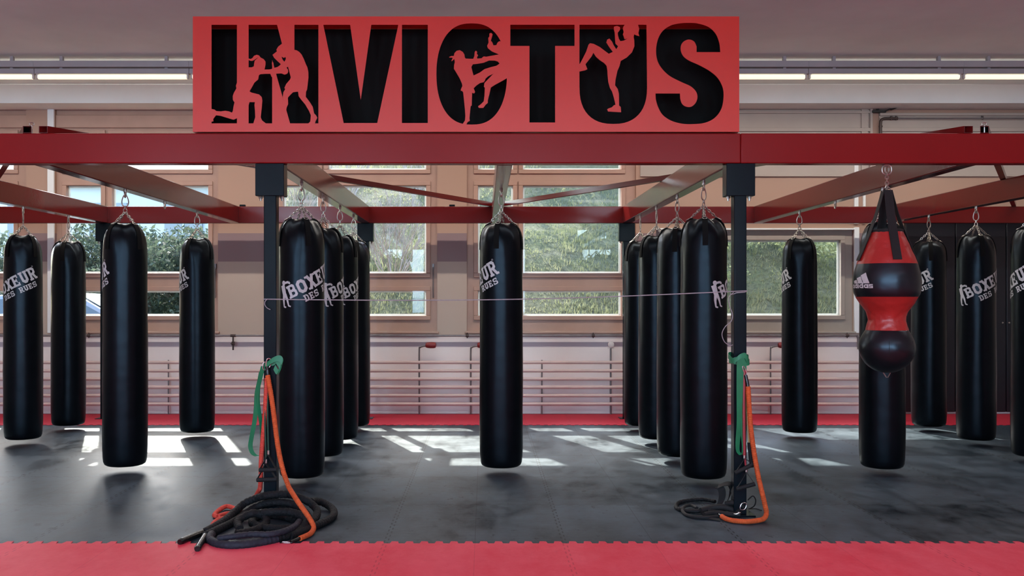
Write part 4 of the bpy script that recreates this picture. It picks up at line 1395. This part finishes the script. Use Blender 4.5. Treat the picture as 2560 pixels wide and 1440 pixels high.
for j in range(ny + 1):
    y = 11.45 + 45 * (j / ny) ** 1.5
    for i in range(nx + 1):
        x = (-0.75 + 1.5 * i / nx) * (y + 6)
        vs.append((x, y, ground(x, y)))
fs = [(j * (nx + 1) + i, j * (nx + 1) + i + 1, (j + 1) * (nx + 1) + i + 1, (j + 1) * (nx + 1) + i) for j in range(ny) for i in range(nx)]
tag(struct(mb.add(vs, fs).build('ground', M['hill'], ang=180)), 'grassy hillside rising outside the windows', 'hill')

def leafmat(name, a, b_):
    m = bpy.data.materials.new(name)
    m.use_nodes = True
    g = G(m)
    b = g.n['Principled BSDF']
    b.inputs['Roughness'].default_value = 0.7
    b.inputs['Specular IOR Level'].default_value = 0.25
    f = g.ramp(g.noise(g.pos(), 2.2, 5, 0.7), 0.32, 0.68)
    c = g.mix(f, c4(a), c4(b_))
    g.l.new(c, b.inputs['Base Color'])
    tl = g.add('ShaderNodeBsdfTranslucent')
    g.l.new(c, tl.inputs[0])
    mx = g.add('ShaderNodeMixShader')
    mx.inputs[0].default_value = 0.5
    g.l.new(b.outputs[0], mx.inputs[1])
    g.l.new(tl.outputs[0], mx.inputs[2])
    g.l.new(mx.outputs[0], g.n['Material Output'].inputs[0])
    return m
M['grass'] = leafmat('long hillside grass', (0.12, 0.145, 0.065), (0.26, 0.26, 0.15))
M['leafdark'] = leafmat('dark evergreen leaves', (0.028, 0.044, 0.030), (0.075, 0.095, 0.062))
M['leafmid'] = leafmat('mid green leaves', (0.13, 0.165, 0.065), (0.30, 0.32, 0.16))
M['twig'] = mat('dry grey twigs', (0.22, 0.195, 0.17), 0.9, var=0.4, vscale=3)
M['bark'] = mat('bark', (0.05, 0.04, 0.03), 0.9, var=0.3)

def leafcloud(mb, c, rx, ry, rz, n, s, rg):
    for _ in range(n):
        d = V((rg.gauss(0, 1), rg.gauss(0, 1), rg.gauss(0, 1))).normalized() * (rg.random() ** 0.35)
        p = c + V((d.x * rx, d.y * ry, d.z * rz))
        u = V((rg.gauss(0, 1), rg.gauss(0, 1), rg.gauss(0, 1))).normalized()
        w = u.cross(V((rg.gauss(0, 1), rg.gauss(0, 1), rg.gauss(0, 1)))).normalized()
        a = s * (0.5 + rg.random())
        mb.add([p - u * a, p + w * a * 0.45, p + u * a, p - w * a * 0.45], [(0, 1, 2, 3)])

# grass: one uncountable mass on the slope
rg = random.Random(3)
mb = MB()
for _ in range(46000):
    y = 12.6 + 13 * rg.random() ** 1.5
    x = y * (-0.24 + 0.70 * rg.random())
    z = ground(x, y)
    k = noise.noise(V((x * 0.8, y * 0.8, 5)))
    h = 0.045 + 0.10 * max(0, k + 0.4)
    for q in range(3):
        a = rg.random() * 2 * PI
        d = V((math.cos(a), math.sin(a), 0))
        o_ = V((x, y, z - 0.03)) + d * 0.04
        e = o_ + d * h * (0.3 + 0.5 * rg.random()) + V((0, 0, h * (0.6 + 0.5 * rg.random())))
        w = V((-d.y, d.x, 0)) * 0.0075
        mb.add([o_ - w, o_ + w, e], [(0, 1, 2)])
tag(mb.build('grass', M['grass'], smooth=False, solid=False), 'long tufted grass growing over the slope outside the windows', 'grass', kind='stuff')

def shrub(name, lab, cat, x, y, h, w, m, n, s, seed, grp, trunk=True):
    r_ = random.Random(seed)
    z = ground(x, y)
    t = thing(name, lab, cat, (x, y, z), grp)
    mb = MB()
    for k in range(7):
        c = V((x + r_.uniform(-.5, .5) * w, y + r_.uniform(-.4, .4) * w, z + h * (0.35 + 0.5 * r_.random())))
        leafcloud(mb, c, w * 0.42, w * 0.42, h * 0.30, n // 7, s, r_)
    mb.build('crown', M[m], t, smooth=False, solid=False)
    if trunk:
        MB().tube([(x, y, z - 0.1), (x + 0.05, y, z + h * 0.3), (x - 0.03, y, z + h * 0.6)], lambda i: 0.07 - 0.02 * i, 8).build('trunk', M['bark'], t)
    return t
GT = 'dark trees above the slope outside'
for i, (px, d, h, w, lab) in enumerate(((1330, 20, 3.2, 2.0, 'dark evergreen tree seen high in the centre right window, at its left'),
                                        (1440, 25, 3.8, 2.4, 'dark evergreen tree seen high in the middle of the centre right window'),
                                        (1560, 21, 3.3, 2.0, 'dark evergreen tree seen high at the right of the centre right window'))):
    shrub('evergreen_tree', lab, 'tree', (px - CX) * d / FOC, d, h, w, 'leafdark', 5500, 0.075, 20 + i, GT)
GB = 'dark green bushes beyond the car park'
for i, (px, d, h, w, lab) in enumerate(((120, 21.5, 2.5, 2.0, 'dark green bush beyond the car park, behind the second bag from the left'),
                                        (235, 24.5, 2.75, 2.0, 'dark green bush beyond the car park, seen over the parked car'),
                                        (330, 21.5, 2.5, 1.8, 'dark green bush beyond the car park, behind the large near left bag'),
                                        (420, 24.5, 2.75, 2.0, 'dark green bush beyond the car park, right of the large near left bag'),
                                        (520, 21.5, 2.6, 1.9, 'dark green bush beyond the car park, nearest to the grassy slope'))):
    shrub('bush', lab, 'bush', (px - CX) * d / FOC, d, h, w, 'leafdark', 6500, 0.065, 40 + i, GB, trunk=False)
GG = 'green bushes in the right window'
for i, (px, d, h, w, lab) in enumerate(((1700, 14.9, 0.6, 1.4, 'low green bush on the slope at the left of the right window'),
                                        (1890, 15.6, 0.7, 1.6, 'low green bush on the slope behind the right front post'),
                                        (2070, 15.2, 0.7, 1.5, 'low green bush on the slope at the right of the right window'))):
    shrub('bush', lab, 'bush', (px - CX) * d / FOC, d, h, w, 'leafmid', 2600, 0.032, 60 + i, GG, trunk=False)
GD = 'bare dry shrubs on the slope'
for i, (px, d, h, lab) in enumerate(((740, 14.8, 2.3, 'bare dry shrub on the slope behind the left front post'), (870, 17.6, 2.9, 'bare dry shrub on the slope left of the rear post'),
                                     (985, 14.9, 2.1, 'bare dry shrub in the middle of the centre left window'), (1050, 18.5, 3.0, 'bare dry shrub at the right of the centre left window'))):
    r_ = random.Random(80 + i)
    x = (px - CX) * d / FOC
    z = ground(x, d)
    t = thing('dry_shrub', lab, 'shrub', (x, d, z), GD)
    mb = MB()
    def grow(p, dr, L, rad, lev):
        e = p + dr * L
        mid = p.lerp(e, 0.5) + V((r_.uniform(-1, 1), r_.uniform(-1, 1), r_.uniform(-1, 1))) * L * 0.06
        mb.tube([p, mid, e], lambda k: rad * (1 - 0.28 * k), 4)
        if lev:
            for _ in range(4):
                q = p.lerp(e, r_.uniform(0.35, 1.0))
                nd = (dr + V((r_.uniform(-1, 1), r_.uniform(-1, 1), r_.uniform(-0.3, 0.9))) * 0.75).normalized()
                grow(q, nd, L * r_.uniform(0.45, 0.7), rad * 0.55, lev - 1)
    for k in range(14):
        a = 2 * PI * k / 14
        grow(V((x, d, z - 0.05)), V((math.cos(a) * 0.5, math.sin(a) * 0.5, 1)).normalized(), h * r_.uniform(0.4, 0.6), 0.012, 3)
    mb.build('branches', M['twig'], t, ang=80)

# parked car
M['carpaint'] = mat('silver car paint', (0.15, 0.17, 0.20), 0.3, 0.2, coat=0.2)
M['carglass'] = mat('dark car glass', (0.02, 0.03, 0.035), 0.08, spec=0.8)
M['tyre'] = mat('tyre rubber', (0.01, 0.01, 0.01), 0.8)
def car(fx, yc, z0, lab, paint):
    t = thing('car', lab, 'car', (fx - 2.0, yc, z0))
    body = [(-4.1, 0.35), (-4.15, 0.75), (-4.0, 0.98), (-3.2, 1.02), (-1.15, 0.96), (-0.35, 0.82), (-0.02, 0.62), (0.0, 0.35)]
    def loft(prof, secs):
        vs, fs = [], []
        n = len(prof)
        for k, (w, dz) in enumerate(secs):
            for x, z in prof:
                vs.append((fx + x, yc + w, z0 + z + dz))
        for k in range(len(secs) - 1):
            for i in range(n):
                j = (i + 1) % n
                fs.append((k * n + i, k * n + j, (k + 1) * n + j, (k + 1) * n + i))
        fs.append(tuple(range(n)))
        fs.append(tuple((len(secs) - 1) * n + i for i in range(n))[::-1])
        return MB().add(vs, fs)
    loft(body, ((-0.84, -0.03), (-0.80, 0), (0.80, 0), (0.84, -0.03))).build('body', M[paint], t, bevel=0.05)
    vs = []
    cab = [(-3.85, 1.0), (-3.35, 1.40), (-2.6, 1.47), (-1.95, 1.44), (-1.05, 0.95)]
    for w0, w1 in ((-0.78, -0.62), (0.78, 0.62)):
        for x, z in cab:
            f = (z - 0.95) / 0.52
            vs.append((fx + x, yc + w0 + (w1 - w0) * f, z0 + z))
    n = len(cab)
    fs = [(i, i + 1, n + i + 1, n + i) for i in range(n - 1)] + [tuple(range(n))[::-1], tuple(range(n, 2 * n))]
    MB().add(vs, fs).build('cabin', M[paint], t, bevel=0.03)
    def win(pts):
        vs = []
        for x, z in pts:
            f = (z - 0.95) / 0.52
            vs.append((fx + x, yc - 0.78 + 0.16 * f - 0.008, z0 + z))
        k = len(vs)
        vs += [(a, b + 0.012, c) for a, b, c in vs]
        MB().add(vs, [tuple(range(k)), tuple(range(k, 2 * k))[::-1]] + [(i, (i + 1) % k, k + (i + 1) % k, k + i) for i in range(k)]).build('side_window', M['carglass'], t, smooth=False)
    win([(-3.6, 1.05), (-3.25, 1.34), (-2.62, 1.40), (-2.62, 1.03)])
    win([(-2.54, 1.03), (-2.54, 1.40), (-2.0, 1.38), (-1.30, 1.02)])
    # windscreen, lying on the slope of the cabin
    a_, b_ = V((fx - 1.90, 0, z0 + 1.425)), V((fx - 1.12, 0, z0 + 1.0))
    nn = V((0.48, 0, 0.88)) * 0.012
    MB().add([(p.x + k.x, yc + w, p.z + k.z) for k in (nn, nn * 0.2) for p, w in ((a_, -0.56), (b_, -0.68), (b_, 0.68), (a_, 0.56))],
             [(0, 1, 2, 3), (7, 6, 5, 4), (0, 4, 5, 1), (1, 5, 6, 2), (2, 6, 7, 3), (3, 7, 4, 0)]).build('windscreen', M['carglass'], t, smooth=False)
    for wx_ in (-3.3, -0.8):
        for s in (-1, 1):
            w = MB()
            w.tube([(fx + wx_, yc + s * 0.68, z0 + 0.31), (fx + wx_, yc + s * 0.87, z0 + 0.31)], 0.31, 20)
            w.build('wheel', M['tyre'], t)
    return t
car(-4.75, 16.0, 0.0, 'silver car parked outside the left window, its windscreen beside the large near bag', 'carpaint')
M['carblue'] = mat('blue car paint', (0.03, 0.06, 0.20), 0.25, 0.2, coat=0.6)
M['render'] = mat('white house render', (0.46, 0.49, 0.52), 0.8, var=0.05, vscale=0.5)
M['slate'] = mat('blue grey roof', (0.20, 0.24, 0.30), 0.6, var=0.15)
M['housewin'] = mat('house window glass', (0.10, 0.14, 0.18), 0.15)
hz = 0.6
bd = thing('house', 'pale house with a blue grey roof beyond the bushes at the left', 'house', (-13.2, 33, hz))
MB().box(-18.5, -8.2, 30, 37, hz, 5.0).build('wall', M['render'], bd, smooth=False)
MB().add([(-18.9, 29.6, 4.95), (-7.8, 29.6, 4.95), (-7.8, 37.4, 4.95), (-18.9, 37.4, 4.95), (-17.5, 33.5, 7.6), (-9.2, 33.5, 7.6)],
         [(0, 1, 5, 4), (2, 3, 4, 5), (1, 2, 5), (3, 0, 4), (3, 2, 1, 0)]).build('roof', M['slate'], bd, smooth=False)
for x in (-17.2, -14.6, -12.0, -9.6):
    w = MB().box(x - 0.6, x + 0.6, 29.93, 30.0, 3.1, 4.4).build('window', M['housewin'], bd, smooth=False)
    MB().box(x - 0.03, x + 0.03, 29.90, 29.93, 3.1, 4.4).build('mullion', M['render'], w, smooth=False)

# ------------------------------------------------------------------ light
world = bpy.data.worlds.new('sky')
SC.world = world
world.use_nodes = True
g = G(world)
sk = g.add('ShaderNodeTexSky')
sk.sky_type = 'NISHITA'
sk.sun_disc = False
sk.sun_elevation = R(41)
sk.sun_rotation = R(-22)
sk.altitude = 400
sk.air_density = 1.0
sk.dust_density = 2.5
g.l.new(sk.outputs[0], g.n['Background'].inputs[0])
g.n['Background'].inputs[1].default_value = SKY if 'SKY' in globals() else 2.3

def light(name, kind, loc, power, col, **kw):
    l = bpy.data.lights.new(name, kind)
    l.energy = power
    l.color = col
    for k, v in kw.items():
        setattr(l, k, v)
    o_ = bpy.data.objects.new(name, l)
    COL.objects.link(o_)
    o_.location = loc
    return o_
sun = light('sun', 'SUN', (-8, 25, 20), 19.0, (1.0, 0.95, 0.86), angle=R(0.6))
sun.rotation_euler = V((0.425, -1.07, -1.0)).to_track_quat('-Z', 'Y').to_euler()
# daylight entering through the openings behind the lens
for i, x in enumerate(OPEN_X):
    a = light('rear_daylight', 'AREA', (x, YB - 0.02, (OZ0 + OZ1) / 2), (190, 165, 135, 115)[i], (0.42, 0.69, 1.0), shape='RECTANGLE', size=2 * OW, size_y=OZ1 - OZ0)
    a.rotation_euler = (R(90), 0, 0)
# two unseen overhead area lights, added as fill for wall, floor and sign
for i, (y, pw) in enumerate(((6.6, 80.0), (0.8, 115.0))):
    a = light('fill_row', 'AREA', (0, y, ZC - 0.22), pw, (0.98, 0.98, 1.0), shape='RECTANGLE', size=13.0, size_y=0.6)
# the light of the visible tubes
light('tube_row', 'AREA', (0, LYS, 3.574), 190.0, (1.0, 0.93, 0.84), shape='RECTANGLE', size=13.0, size_y=0.04)
light('tube_row', 'AREA', (0, LYS + 0.03, 3.604), 14.0, (1.0, 0.95, 0.88), shape='RECTANGLE', size=13.0, size_y=0.04).rotation_euler = (R(90), 0, 0)
# sky light gathered at the windows
for a_, b_, zt in ((-200, 40, wz(338)), (171, 524, wz(338)), (710, 1066, wz(338)), (1195, 1551, wz(338)), (1690, 2097, W4Z1)):
    l = light('window_portal', 'AREA', ((gx(a_) + gx(b_)) / 2, YW + TH + 0.01, (zt + gz(789)) / 2), 1.0, (1, 1, 1), shape='RECTANGLE', size=gx(b_) - gx(a_) + 0.2, size_y=zt - gz(789) + 0.2)
    l.rotation_euler = (R(-90), 0, 0)
    l.data.cycles.is_portal = True

# ------------------------------------------------------------------ camera
cam = bpy.data.cameras.new('camera')
co = bpy.data.objects.new('camera', cam)
COL.objects.link(co)
co.location = (0, 0, EYE)
co.rotation_euler = (R(90), 0, 0)
cam.sensor_width = 36
cam.lens = FOC / 2560 * 36
cam.shift_x = (1280 - CX) / 2560
cam.shift_y = (CY - 720) / 2560
cam.clip_start = 0.05
cam.clip_end = 300
SC.camera = co
SC.view_settings.view_transform = 'Standard'
SC.view_settings.look = 'None'
SC.view_settings.gamma = 1.0
SC.view_settings.exposure = 0.0
SC.view_settings.use_curve_mapping = False
SC.cycles.max_bounces = 10
SC.cycles.diffuse_bounces = 5
SC.cycles.transparent_max_bounces = 16
SC.cycles.sample_clamp_indirect = 6.0
SC.cycles.use_denoising = True
SC.cycles.caustics_reflective = False
SC.cycles.caustics_refractive = False
